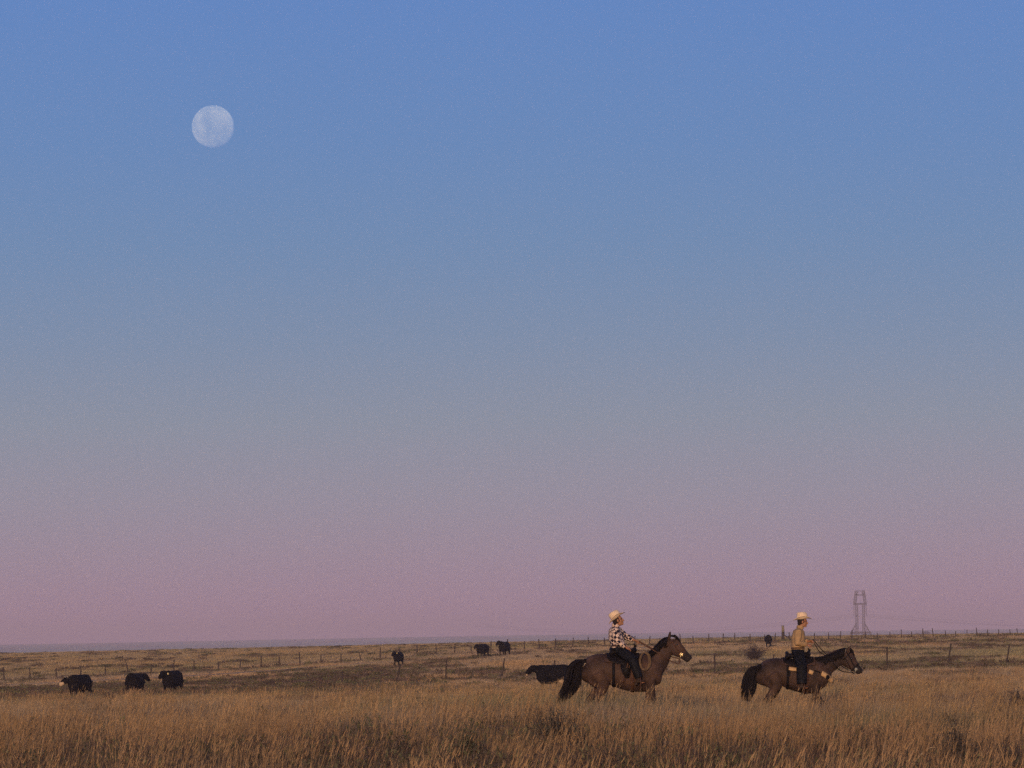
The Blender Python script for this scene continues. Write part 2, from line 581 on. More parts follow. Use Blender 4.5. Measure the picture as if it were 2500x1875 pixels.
def plant_mesh(name, kind, seed, width=1.0, spread=1.0):
    """unit-height clump; width and spread are in clump heights"""
    r = random.Random(seed)
    v, f, col = [], [], []
    def strip(p, dirv, h, w, bend, shade, seg=3, tip=0.15):
        side = Vector((-dirv.y, dirv.x, 0)).normalized() if dirv.xy.length > 1e-4 else Vector((1, 0, 0))
        aa = r.uniform(0, math.pi)
        side = (side * math.cos(aa) + Vector((dirv.x, dirv.y, 0)).normalized() * math.sin(aa)) if dirv.xy.length > 1e-4 else side
        base = len(v)
        for i in range(seg + 1):
            t = i / seg
            q = p + Vector((dirv.x * bend * t * t, dirv.y * bend * t * t, h * t))
            ww = w * (1 - t * (1 - tip)) * 0.5
            v.append(q - side * ww); v.append(q + side * ww)
            col.append(shade); col.append(shade)
        for i in range(seg):
            b0 = base + 2 * i
            f.append((b0, b0 + 1, b0 + 3, b0 + 2))
        return p + Vector((dirv.x * bend, dirv.y * bend, h))
    if kind == 'grass':
        for _ in range(40):
            an = r.uniform(0, 2 * math.pi); rr = abs(r.gauss(0, .17)) * spread
            p = Vector((rr * math.cos(an), rr * math.sin(an), -.03))
            d = Vector((math.cos(an) + .7, math.sin(an), 0)).normalized()
            h = r.uniform(.45, 1.0)
            s = r.choice([(1, 1, 1), (1.1, 1.05, .95), (.8, .75, .7), (.6, .55, .5), (1.2, 1.1, .9)])
            strip(p, d, h, .017 * width * r.uniform(.6, 1.3), h * r.uniform(.05, .55), s, 3, .05)
    elif kind == 'stalk':
        for _ in range(18):
            an = r.uniform(0, 2 * math.pi); rr = abs(r.gauss(0, .30)) * spread
            p = Vector((rr * math.cos(an), rr * math.sin(an), -.03))
            d = Vector((math.cos(an) * .4 + 1.0, math.sin(an) * .6, 0)).normalized()
            h = r.uniform(.75, 1.15); bend = h * r.uniform(.02, .22)
            s = r.choice([(1, 1, 1), (1.15, 1.08, .9), (.8, .7, .65), (.6, .52, .5)])
            strip(p, d, h, .010 * width, bend, s, 3, .25)
            # feathery head
            for k in range(4):
                t = r.uniform(.70, 1.0)
                q = p + Vector((d.x * bend * t * t, d.y * bend * t * t, h * t))
                a2 = r.uniform(0, 6.28)
                strip(q, (d + Vector((math.cos(a2), math.sin(a2), 0)) * .6).normalized(), r.uniform(.06, .13), .011 * width, .05, (1.1, 1.02, .9), 1, .1)
        for _ in range(14):
            an = r.uniform(0, 2 * math.pi)
            p = Vector((.12 * spread * math.cos(an), .12 * spread * math.sin(an), -.03))
            h = r.uniform(.3, .6)
            strip(p, Vector((math.cos(an), math.sin(an), 0)), h, .019 * width, h * .4, (.8, .72, .6))
    else:   # weed: twiggy clump with small leaves
        for _ in range(22):
            an = r.uniform(0, 2 * math.pi)
            rr = r.random() * .3 * spread
            p = Vector((rr * math.cos(an), rr * math.sin(an), -.03))
            d = Vector((math.cos(an), math.sin(an), 0))
            h = r.uniform(.45, 1.0); bend = r.uniform(.15, .6)
            s = r.choice([(.8, .8, .8), (.6, .6, .6), (1, 1, 1)])
            strip(p, d, h, .017 * width, bend, s, 3, .4)
            for k in range(9):
                t = r.uniform(.25, 1.05)
                q = p + Vector((d.x * bend * t * t, d.y * bend * t * t, h * t)) + Vector((r.gauss(0, .03), r.gauss(0, .03), r.gauss(0, .03)))
                a2 = r.uniform(0, 6.28)
                strip(q, Vector((math.cos(a2), math.sin(a2), 0)), r.uniform(.02, .07) * (1 + width) * .6, .05 * width, r.uniform(.02, .06), r.choice([(1, 1.05, .9), (.8, .8, .7), (1.3, 1.3, 1.1)]), 1, .3)
    me = mesh_from(name, v, f)
    c_ = me.color_attributes.new('blade', 'FLOAT_COLOR', 'POINT')
    c_.data.foreach_set('color', [x for s in col for x in (*s, 1)])
    return me

plant_mat = attr_material('dry plant', .9, .22, True)

def scatter(name, kind, X, Y, height, spread, tint, width=1.0, clump=1.0, variants=4, label=None, cat=None, seed=0):
    n = len(X)
    col = bpy.data.collections.new('src_' + name)
    for k in range(variants):
        me = plant_mesh(name, kind, seed * 10 + k, width, clump)
        me.materials.append(plant_mat)
        so = bpy.data.objects.new(name + '_source', me)
        col.objects.link(so)
    Z = ground(X, Y)
    me = bpy.data.meshes.new(name)
    me.vertices.add(n)
    me.vertices.foreach_set('co', np.stack([X, Y, Z], 1).astype(np.float32).ravel())
    def fa(nm, typ, data, key='value'):
        at_ = me.attributes.new(nm, typ, 'POINT')
        at_.data.foreach_set(key, np.asarray(data, np.float32).ravel())
    fa('scl', 'FLOAT_VECTOR', np.stack([spread, spread, height], 1), 'vector')
    # all lean the same way with the wind, so turn only a little more than a half turn
    fa('rot', 'FLOAT_VECTOR', np.stack([np.zeros(n), np.zeros(n), rng.normal(0, .9, n)], 1), 'vector')
    fa('tint', 'FLOAT_COLOR', np.concatenate([tint, np.ones((n, 1))], 1), 'color')
    me.attributes.new('pick', 'INT', 'POINT').data.foreach_set('value', rng.integers(0, variants, n).astype(np.int32))
    o = bpy.data.objects.new(name, me)
    C.objects.link(o)
    ng = bpy.data.node_groups.new('grow_' + name, 'GeometryNodeTree')
    ng.interface.new_socket('Geometry', in_out='INPUT', socket_type='NodeSocketGeometry')
    ng.interface.new_socket('Geometry', in_out='OUTPUT', socket_type='NodeSocketGeometry')
    N, L = ng.nodes, ng.links
    gi, go = N.new('NodeGroupInput'), N.new('NodeGroupOutput')
    ci = N.new('GeometryNodeCollectionInfo')
    ci.inputs['Collection'].default_value = col
    ci.inputs['Separate Children'].default_value = True
    ci.inputs['Reset Children'].default_value = True
    ip = N.new('GeometryNodeInstanceOnPoints')
    ip.inputs['Pick Instance'].default_value = True
    m2p = N.new('GeometryNodeMeshToPoints')
    def named(nm, typ):
        q = N.new('GeometryNodeInputNamedAttribute'); q.data_type = typ
        q.inputs['Name'].default_value = nm
        return q.outputs['Attribute']
    L.new(gi.outputs[0], m2p.inputs[0])
    L.new(m2p.outputs[0], ip.inputs['Points'])
    L.new(ci.outputs[0], ip.inputs['Instance'])
    L.new(named('pick', 'INT'), ip.inputs['Instance Index'])
    L.new(named('scl', 'FLOAT_VECTOR'), ip.inputs['Scale'])
    e2r = N.new('FunctionNodeEulerToRotation')
    L.new(named('rot', 'FLOAT_VECTOR'), e2r.inputs[0])
    L.new(e2r.outputs[0], ip.inputs['Rotation'])
    L.new(ip.outputs[0], go.inputs[0])
    md = o.modifiers.new('grow', 'NODES')
    md.node_group = ng
    tag(o, label, cat, kind='stuff')
    return o

def wedge(n_per_m2, d0, d1, u=.118, pad=4.0):
    umax = u + pad / d0
    n = int(umax * (d1 * d1 - d0 * d0) * n_per_m2)
    d = np.sqrt(rng.random(n) * (d1 * d1 - d0 * d0) + d0 * d0)
    uu = (rng.random(n) * 2 - 1)
    X = uu * (u * d + pad)
    return X, d

def stand_height(X, Y):
    D = np.hypot(X, Y)
    off = fence_off(X, Y)
    u = X / Y
    h = .56 - .12 * sstep(D, 100, 150) - .16 * sstep(D, 215, 300)
    tr = 1 - sstep(u, .02, .045)
    h = h * (1 - .8 * tr * np.exp(-((off - 24.75) / 3.4) ** 6))
    h = h * (1 - .5 * tr * np.exp(-((off - 25) / 8) ** 4))
    h = h * (.66 + .66 * fbm(X / 2.2, Y / 5, 1))
    return h

zones = [('near', 10.0, 22, 75, 1.0, 1.0), ('near', 13.0, 75, 125, 1.15, 1.0), ('mid', 5.5, 125, 240, 1.5, 1.3),
         ('mid', 1.6, 240, 480, 2.6, 2.0), ('far', .5, 480, 1000, 5.0, 3.2)]
GX_, GY_, GH_, GS_, GW_ = [], [], [], [], []
for zi, (nm, dens, d0, d1, wf, sp) in enumerate(zones):
    X, Y = wedge(dens, d0, d1)
    dens_mask = rng.random(len(X)) < (.55 + .6 * fbm(X / 1.5, Y / 3, 3))
    X, Y = X[dens_mask], Y[dens_mask]
    H = stand_height(X, Y) * rng.uniform(.75, 1.25, len(X))
    hm_ = float(H.mean())
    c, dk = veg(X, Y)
    c = c * rng.uniform(.72, 1.25, (len(X), 1))
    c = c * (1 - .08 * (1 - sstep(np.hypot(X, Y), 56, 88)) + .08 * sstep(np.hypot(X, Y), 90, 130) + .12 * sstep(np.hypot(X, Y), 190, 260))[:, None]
    scatter('grass', 'grass', X, Y, H, H, c, width=wf * .56 / hm_, clump=sp * .56 / hm_, variants=5, seed=zi + 1,
            label=['tall dry brown grass filling the foreground', 'tan grass around the two horses',
                   'paler grass between the riders and the cattle', 'low dry grass round the cattle and the track',
                   'thin olive grass beyond the far fence'][zi], cat='grass')
    # golden seed stalks standing above the rest
    if d1 <= 240:
        X, Y = wedge([1.7, .6, .3][zi], d0, d1)
        k = rng.random(len(X)) < sstep(fbm(X / .7 + 5, Y / 2.0, 2), .46, .60)
        X, Y = X[k], Y[k]
        H = stand_height(X, Y) * rng.uniform(1.15, 1.5, len(X))
        c = veg(X, Y)[0] * .35 + np.array([[.62, .40, .21]]) * .60
        c = c * rng.uniform(.7, 1.1, (len(X), 1))
        scatter('seed_stalks', 'stalk', X, Y, H, H, c, width=wf, clump=sp, variants=4, seed=20 + zi,
                label=['golden seed stalks in the foreground grass', 'golden seed stalks around the horses',
                       'orange seed stalks behind the riders'][zi], cat='grass')
    # dark leafy weeds where the patches are dark
    X, Y = wedge([2.8, 1.8, 1.3, .6, .12][zi], d0, d1)
    c, dk = veg(X, Y)
    k = rng.random(len(X)) < dk * 1.1
    X, Y = X[k], Y[k]
    H = stand_height(X, Y) * rng.uniform(.7, 1.1, len(X))
    c = np.where(rng.random((len(X), 1)) < .5, np.array([.15, .13, .075])[None], np.array([.14, .095, .075])[None]) * rng.uniform(.6, 1.4, (len(X), 1))
    scatter('weeds', 'weed', X, Y, H, H, c, width=wf * .56 / hm_, clump=sp * .56 / hm_, variants=4, seed=40 + zi,
            label=['dark weeds among the foreground grass', 'dark weeds round the horses', 'dark weeds behind the riders',
                   'dark weeds along the track and fences', 'dark weeds beyond the far fence'][zi], cat='weeds')

# ------------------------------------------------------------------ shrubs one can tell apart
leaf_mats = {}
def shrub(px, d, w, h, col, label, seed, sides=1.0, n=90, leaf=.03, vshape=False, twigs=(.10, .07, .05)):
    r = random.Random(seed)
    root = empty('shrub', at(px, d))
    tag(root, label, 'shrub')
    st, lf = MB(), MB()
    for i in range(n):
        an = r.uniform(0, 2 * math.pi)
        tilt = abs(r.gauss(0, .6))
        if vshape:
            tilt = r.uniform(.5, 1.15) if r.random() < .8 else r.uniform(0, .5)
        L = r.uniform(.6, 1.05)
        tx = math.sin(tilt) * math.cos(an) * w * .55 * L / .8
        ty = math.sin(tilt) * math.sin(an) * w * .4 * L / .8
        tz = math.cos(tilt * .9) * h * L
        pts = [Vector((0, 0, -.03)), Vector((tx * .35, ty * .35, tz * .55)), Vector((tx, ty, tz))]
        st.tube(pts, [.012, .008, .003], 3)
        for k in range(16):
            t = r.uniform(.3, 1.08)
            p = pts[0].lerp(pts[1], t * 2) if t < .5 else pts[1].lerp(pts[2], (t - .5) * 2)
            p = p + Vector((r.gauss(0, .06 * w), r.gauss(0, .06 * w), r.gauss(0, .06 * h)))
            if p.z < .02: p.z = .02 + r.random() * .1
            a_ = Vector((r.gauss(0, 1), r.gauss(0, 1), r.gauss(0, 1))).normalized() * leaf * r.uniform(.6, 1.4)
            b_ = a_.orthogonal().normalized() * leaf * .5
            lf.add([p - a_, p - b_, p + a_, p + b_], [(0, 1, 2, 3)])
    key = tuple(col)
    if key not in leaf_mats:
        leaf_mats[key] = principled('shrub leaf', col, .9, tuple(min(1, x * 2.0) for x in col), 7.0)
    st.build('twigs', principled('twig', twigs, .9), root)['kind'] = 'stuff'
    lf.build('foliage', leaf_mats[key], root, smooth=False)['kind'] = 'stuff'
    return root

shrub(1842, 372, 2.3, 1.5, (.05, .035, .035), 'dark dead looking bush spreading behind the second horse', 1, vshape=True, n=130, leaf=.05)
shrub(1130, 56, .60, .72, (.085, .085, .045), 'left of the two low olive shrubs in the bottom middle of the field', 2, n=120, leaf=.016)
shrub(1350, 63, .95, .88, (.07, .06, .045), 'broad dark shrub in the foreground below the first horse', 3, n=200, leaf=.018)
shrub(1530, 52, .5, .62, (.09, .085, .045), 'small olive shrub low in the foreground right of middle', 4, n=60, leaf=.012)
shrub(2452, 47, .62, .66, (.05, .042, .035), 'dark rounded shrub cut by the bottom right corner', 5, n=170, leaf=.014)
shrub(2330, 54, .75, .72, (.06, .05, .04), 'dark shrub left of the bottom right corner shrub', 6, n=150, leaf=.015)
shrub(2480, 88, 1.0, .82, (.06, .048, .045), 'dark shrub at the right edge beyond the foreground grass', 7, n=150, leaf=.022)
shrub(555, 62, .7, .66, (.075, .065, .04), 'low brown shrub in the left foreground grass', 8, n=60, leaf=.014)
shrub(268, 170, .7, .62, (.06, .045, .04), 'small dark shrub in front of the gap between two black cows', 9, n=60, leaf=.03)
shrub(2012, 165, 1.0, .5, (.07, .065, .045), 'low dark shrub beside the chest of the second horse', 10, n=60, leaf=.03)
shrub(1022, 112, .9, .6, (.075, .06, .045), 'dark shrub in the middle field left of the first horse tail', 11, n=80, leaf=.022)

_bs = MB(); _p = []
for i in range(13):
    t = i / 12
    _p.append((.30 * t, .0, .34 + .28 * math.sin(t * 1.7)))
_bs.tube([(-.16, .02, -.02), (-.08, .01, .2)] + _p, [.007] * 9 + [.005] * 6, 5)
_bs.tube([_p[6], (.2, .01, .52), (.27, .0, .50)], [.004, .003, .002], 4)
bent = _bs.build('bent_stalk', principled('bleached stalk', (.52, .38, .23), .9))
bent.location = at(2212, 50.5)
tag(bent, 'pale bent stalk arching over the grass at lower right', 'dead stalk')

# ------------------------------------------------------------------ fences
wood = principled('weathered post wood', (.05, .036, .034), .95, (.09, .066, .055), 9.0, .4, 50)
wood_pale = principled('pale post wood', (.30, .24, .15), .95, (.20, .16, .11), 6.0)
wire_m = principled('rusty wire', (.10, .075, .06), .7, metal=.4)

def post_mesh(h, r0, seed):
    r = random.Random(seed)
    mb = MB()
    lean = r.gauss(0, .03)
    pts, rr = [], []
    for i in range(6):
        t = i / 5
        pts.append((lean * h * t + r.gauss(0, .012), r.gauss(0, .012), -.3 + (h + .3) * t))
        rr.append(r0 * (1.12 - .3 * t + r.gauss(0, .05)))
    mb.tube(pts, rr, 7)
    me = mesh_from('post', mb.v, mb.f)
    me.materials.append(wood)
    me.shade_smooth()
    return me
posts = [post_mesh(1.22 + .035 * i, .072, i) for i in range(6)]

def fence(name, pts, label, leans=None, hs=None, n_wires=3, strand=.003, thick=1.0):
    p0 = pts[0]
    root = empty(name, (p0[0], p0[1], gz(p0[0], p0[1])))
    tag(root, label, 'fence')
    tops = []
    for i, (x, y) in enumerate(pts):
        o = bpy.data.objects.new('post', posts[i % len(posts)])
        C.objects.link(o); o.parent = root
        z = gz(x, y)
        o.location = Vector((x, y, z)) - root.location
        ln = random.gauss(0, .06) if leans is None else leans[i]
        o.rotation_euler = (random.gauss(0, .04), ln, random.uniform(0, 6))
        if leans is not None: o.rotation_euler = (0, ln, 0)
        s = (random.uniform(.72, 1.06)) if hs is None else hs[i]
        o.scale = (thick, thick, s)
        tops.append((Vector((x, y, z)) - root.location, ln, s))
    for k in range(n_wires):
        mb = MB()
        hgt = .35 + .28 * k
        P = []
        for (b0, ln, s) in tops:
            P.append(b0 + Vector((math.sin(ln) * hgt, -.085, hgt * s)))
        Q = []
        for a_, b_ in zip(P[:-1], P[1:]):
            Q += [a_, a_.lerp(b_, .5) + Vector((0, 0, -.03))]
        Q.append(P[-1])
        mb.tube(Q, strand, 4)
        mb.build('wire', wire_m, root)
    return root

s_far = np.arange(-62, 262, 4.55)
far_pts = [tuple(FA + FD * s + FN * random.gauss(0, .12)) for s in s_far]
far_fence = fence('barbed_wire_fence', far_pts, 'long barbed wire fence of dark posts running to the right along the skyline')

near_px = [(834, 296), (968, 297), (1088, 300), (1222, 300), (1352, 301), (1480, 302), (1612, 301), (1745, 300), (1885, 301), (2028, 300), (2166, 300), (2314, 300), (2457, 299), (2600, 299)]
leans = [0.02, .16, -.02, .2, .05, -.05, .08, -.03, .04, -.06, .01, .17, .12, .03]
hs = [.8, .95, 1.1, 1.05, .85, .95, .9, 1.05, .9, .95, 1.08, 1.12, 1.15, 1.1]
fence('sagging_fence', [(bearing(p) * d, d) for p, d in near_px], 'nearer fence with wide spaced leaning posts sunk in the grass', leans, hs, 3, thick=.8)

cp = MB()
cp.tube([(0, 0, -.4), (0, 0, 1.0), (0.02, 0, 1.35)], [.21, .20, .19], 10)
ct = MB()
ct.tube([(0.02, 0, 1.352), (0.0, 0, 1.9), (-.01, 0, 2.2)], [.188, .17, .16], 10)
broot = empty('corner_post', at(1913, 612))
tag(broot, 'thick tall corner post with a pale upper half behind the second rider', 'post')
cp.build('lower_trunk', wood, broot)
ct.build('upper_trunk', wood_pale, broot)
b2 = MB()
b2.tube([(.15, -.05, .95), (1.5, -.1, .05)], .06, 6)
b2.build('brace', wood, broot)

# ------------------------------------------------------------------ transmission tower and lines
steel = principled('grey galvanised steel', (.13, .11, .11), .7, (.17, .14, .14), .3, metal=.2)
TD = 4000.0
tpos = Vector((bearing(2100, 1500) * TD, TD, -5.0))
PX = TD / 11443.0            # metres for one photo pixel at that distance
tw = empty('transmission_tower', tpos)
tag(tw, 'distant steel lattice power pylon rising over the skyline at right', 'pylon')
ZB = EYE - tpos.z            # eye level above its base
def TP(dx, py, y=0.0):
    """dx photo px from the mast axis, py photo row"""
    return Vector((dx * PX, y, (1544.5 - py) * PX + ZB))
def lattice(mb, p, q, w, n, r):
    """square lattice mast from p to q"""
    p, q = Vector(p), Vector(q)
    ax = (q - p).normalized()
    sx = ax.cross(Vector((0, 1, 0))).normalized() * w
    sy = Vector((0, 1, 0)) * w
    cs = [(-1, -1), (1, -1), (1, 1), (-1, 1)]
    for a_, b_ in cs:
        mb.bar(p + sx * a_ + sy * b_, q + sx * a_ + sy * b_, r)
    for i in range(n):
        t0, t1 = i / n, (i + 1) / n
        c0, c1 = p.lerp(q, t0), p.lerp(q, t1)
        for k in range(4):
            a_, b_ = cs[k], cs[(k + 1) % 4]
            s0 = c0 + sx * a_[0] + sy * a_[1]; s1 = c1 + sx * b_[0] + sy * b_[1]
            if i % 2: s0, s1 = c0 + sx * b_[0] + sy * b_[1], c1 + sx * a_[0] + sy * a_[1]
            mb.bar(s0, s1, r * .6)
            mb.bar(c1 + sx * a_[0] + sy * a_[1], c1 + sx * b_[0] + sy * b_[1], r * .6)
for sg in (-1, 1):
    m_ = MB(); lattice(m_, TP(sg * 8, 1560), TP(sg * 8.5, 1475), .95, 16, .19); m_.build('mast', steel, tw, False)
    m_ = MB()
    for yy in (-2.5, 2.5):
        a_, b_ = TP(sg * 26, 1550, yy), TP(sg * 10, 1520, yy * .3)
        m_.bar(a_, b_, .34)
        for t in (.25, .5, .75):
            c_ = a_.lerp(b_, t)
            m_.bar(c_, Vector((sg * 8 * PX, yy * .3, c_.z)), .18)
            m_.bar(c_, Vector((sg * 8 * PX, yy * .3, c_.z - 3)), .16)
    m_.build('splayed_leg', steel, tw, False)
    m_ = MB()
    m_.bar(TP(sg * 15.5, 1475), TP(sg * 15.2, 1503), .16)
    m_.bar(TP(sg * 13.5, 1475), TP(sg * 13.2, 1497), .08)
    m_.build('insulator_string', steel, tw, False)
    m_ = MB(); lattice(m_, TP(sg * 13, 1475), TP(sg * 8.5, 1442), 1.0, 9, .19); m_.build('upper_arm', steel, tw, False)
m_ = MB(); lattice(m_, TP(-16, 1474), TP(16, 1474), .5, 14, .15); m_.build('crossarm', steel, tw, False)
m_ = MB(); lattice(m_, TP(-11, 1452), TP(11, 1452), .5, 8, .1); m_.bar(TP(-11, 1452), TP(0, 1441), .14); m_.bar(TP(11, 1452), TP(0, 1441), .14); m_.bar(TP(-9, 1441), TP(9, 1441), .1)
m_.build('top_frame', steel, tw, False)
m_ = MB(); lattice(m_, TP(-26, 1544), TP(26, 1544), .55, 20, .24); m_.build('base_beam', steel, tw, False)

cable_m = principled('power cable', (.13, .10, .10), .8)
cb = MB()
for sg, (ex, ey, ez) in ((-1, (-330, 900, -1.0)), (1, (620, 1500, 0.0))):
    for a_ in (-15.2, 0, 15.2):
        p = TP(a_, 1503 if a_ else 1497)
        q = p + Vector((ex * 1.0, ey, -2.0))
        pts = []
        for i in range(25):
            t = i / 24
            w = p.lerp(q, t); w.z -= 4 * t * (1 - t) * 11
            pts.append(w)
        cb.tube(pts, .045, 4)
co = cb.build('power_lines', cable_m)
co.location = tpos
tag(co, 'thin power cables drooping both ways from the distant pylon', 'cables')

# faint grove on the skyline far right
gvm = principled('far grove leaf', (.06, .06, .04), 1.0)
for gi_, (gx, gw, gh) in enumerate(((2262, 9, 6.5), (2240, 6, 4.5))):
    D_ = 5200.0
    g_ = empty('tree', at(gx, D_))
    tag(g_, ['larger faint tree on the hazy skyline right of the pylon', 'smaller faint tree just left of the larger one on the skyline'][gi_], 'tree')
    r = random.Random(gi_)
    t_ = MB(); t_.tube([(0, 0, -.3), (0.2, 0, gh * .5), (0, 0, gh * .9)], [.45, .3, .1], 6)
    for k in range(5):
        t_.tube([(0, 0, gh * .4), (r.uniform(-gw, gw) * .4, r.uniform(-2, 2), gh * .8)], [.2, .05], 4)
    t_.build('trunk', wood, g_)
    l_ = MB()
    for k in range(900):
        an = r.uniform(0, 6.28); q = r.random() ** .5
        p = Vector((math.cos(an) * q * gw * .55, math.sin(an) * q * 3, gh * .6 + (1 - q * q) ** .5 * gh * .45 * r.uniform(-.6, 1)))
        u_ = Vector((r.gauss(0, 1), r.gauss(0, 1), r.gauss(0, 1))).normalized() * .4
        l_.add([p - u_, p + u_.orthogonal() * .8, p + u_], [(0, 1, 2)])
    l_.build('crown', gvm, g_, False)['kind'] = 'stuff'

# ------------------------------------------------------------------ horses, tack and riders
def coat_material(name, base, var, dark, muzzle, belly_z, leg_z, rough=.65):
    """bay coat: black points on legs and muzzle, darker mottling; muzzle = (x, z, radius)"""
    m = principled(name, base, rough, var, 3.5, .15, 120)
    nt = m.node_tree
    b = nt.nodes['Principled BSDF']
    cur = nt.nodes[m['ramp']].outputs[0]
    t = nt.nodes.new('ShaderNodeTexCoord')
    def mixto(fac, colour, src_):
        mx = nt.nodes.new('ShaderNodeMix'); mx.data_type = 'RGBA'
        nt.links.new(fac, mx.inputs['Factor']); nt.links.new(src_, mx.inputs[6])
        mx.inputs[7].default_value = (*colour, 1)
        return mx.outputs[2]
    sp = nt.nodes.new('ShaderNodeSeparateXYZ'); nt.links.new(t.outputs['Object'], sp.inputs[0])
    nz = nt.nodes.new('ShaderNodeTexNoise'); nz.inputs['Scale'].default_value = 5; nt.links.new(t.outputs['Object'], nz.inputs['Vector'])
    ma = nt.nodes.new('ShaderNodeMath'); ma.operation = 'MULTIPLY_ADD'; ma.inputs[1].default_value = .35
    nt.links.new(nz.outputs['Fac'], ma.inputs[0]); nt.links.new(sp.outputs['Z'], ma.inputs[2])
    r1 = nt.nodes.new('ShaderNodeMapRange'); r1.interpolation_type = 'SMOOTHSTEP'
    r1.inputs['From Min'].default_value = leg_z + .35; r1.inputs['From Max'].default_value = leg_z
    nt.links.new(ma.outputs[0], r1.inputs['Value'])
    cur = mixto(r1.outputs[0], dark, cur)
    ds = nt.nodes.new('ShaderNodeVectorMath'); ds.operation = 'DISTANCE'
    ds.inputs[1].default_value = (muzzle[0], 0, muzzle[1]); nt.links.new(t.outputs['Object'], ds.inputs[0])
    r2 = nt.nodes.new('ShaderNodeMapRange'); r2.interpolation_type = 'SMOOTHSTEP'
    r2.inputs['From Min'].default_value = muzzle[2] * 1.25; r2.inputs['From Max'].default_value = muzzle[2] * .8
    nt.links.new(ds.outputs['Value'], r2.inputs['Value'])
    cur = mixto(r2.outputs[0], dark, cur)
    nt.links.new(cur, b.inputs['Base Color'])
    return m

BLACKHAIR = principled('black horse hair', (.008, .006, .008), .7, (.015, .011, .012), 12, spec=.1)
HOOF = principled('hoof horn', (.05, .04, .03), .5)
EYE_M = principled('dark eye', (.01, .008, .007), .15, spec=.6)
LEATHER_D = principled('black saddle leather', (.009, .007, .009), .6, (.015, .011, .011), 9, .2, 80)
LEATHER_B = principled('brown strap leather', (.075, .035, .025), .6, (.11, .055, .035), 9)
TAN = principled('tan harness leather', (.70, .43, .21), .7, (.55, .33, .16), 14)
WOOL = principled('dark wool blanket', (.05, .03, .028), .95, (.09, .05, .04), 20)
SILVER = principled('worn nickel', (.38, .35, .30), .5, metal=.9)
BRASS = principled('polished brass', (.95, .72, .38), .3, metal=.9)
ROPE = principled('tan nylon rope', (.24, .15, .085), .8, (.16, .10, .06), 60)

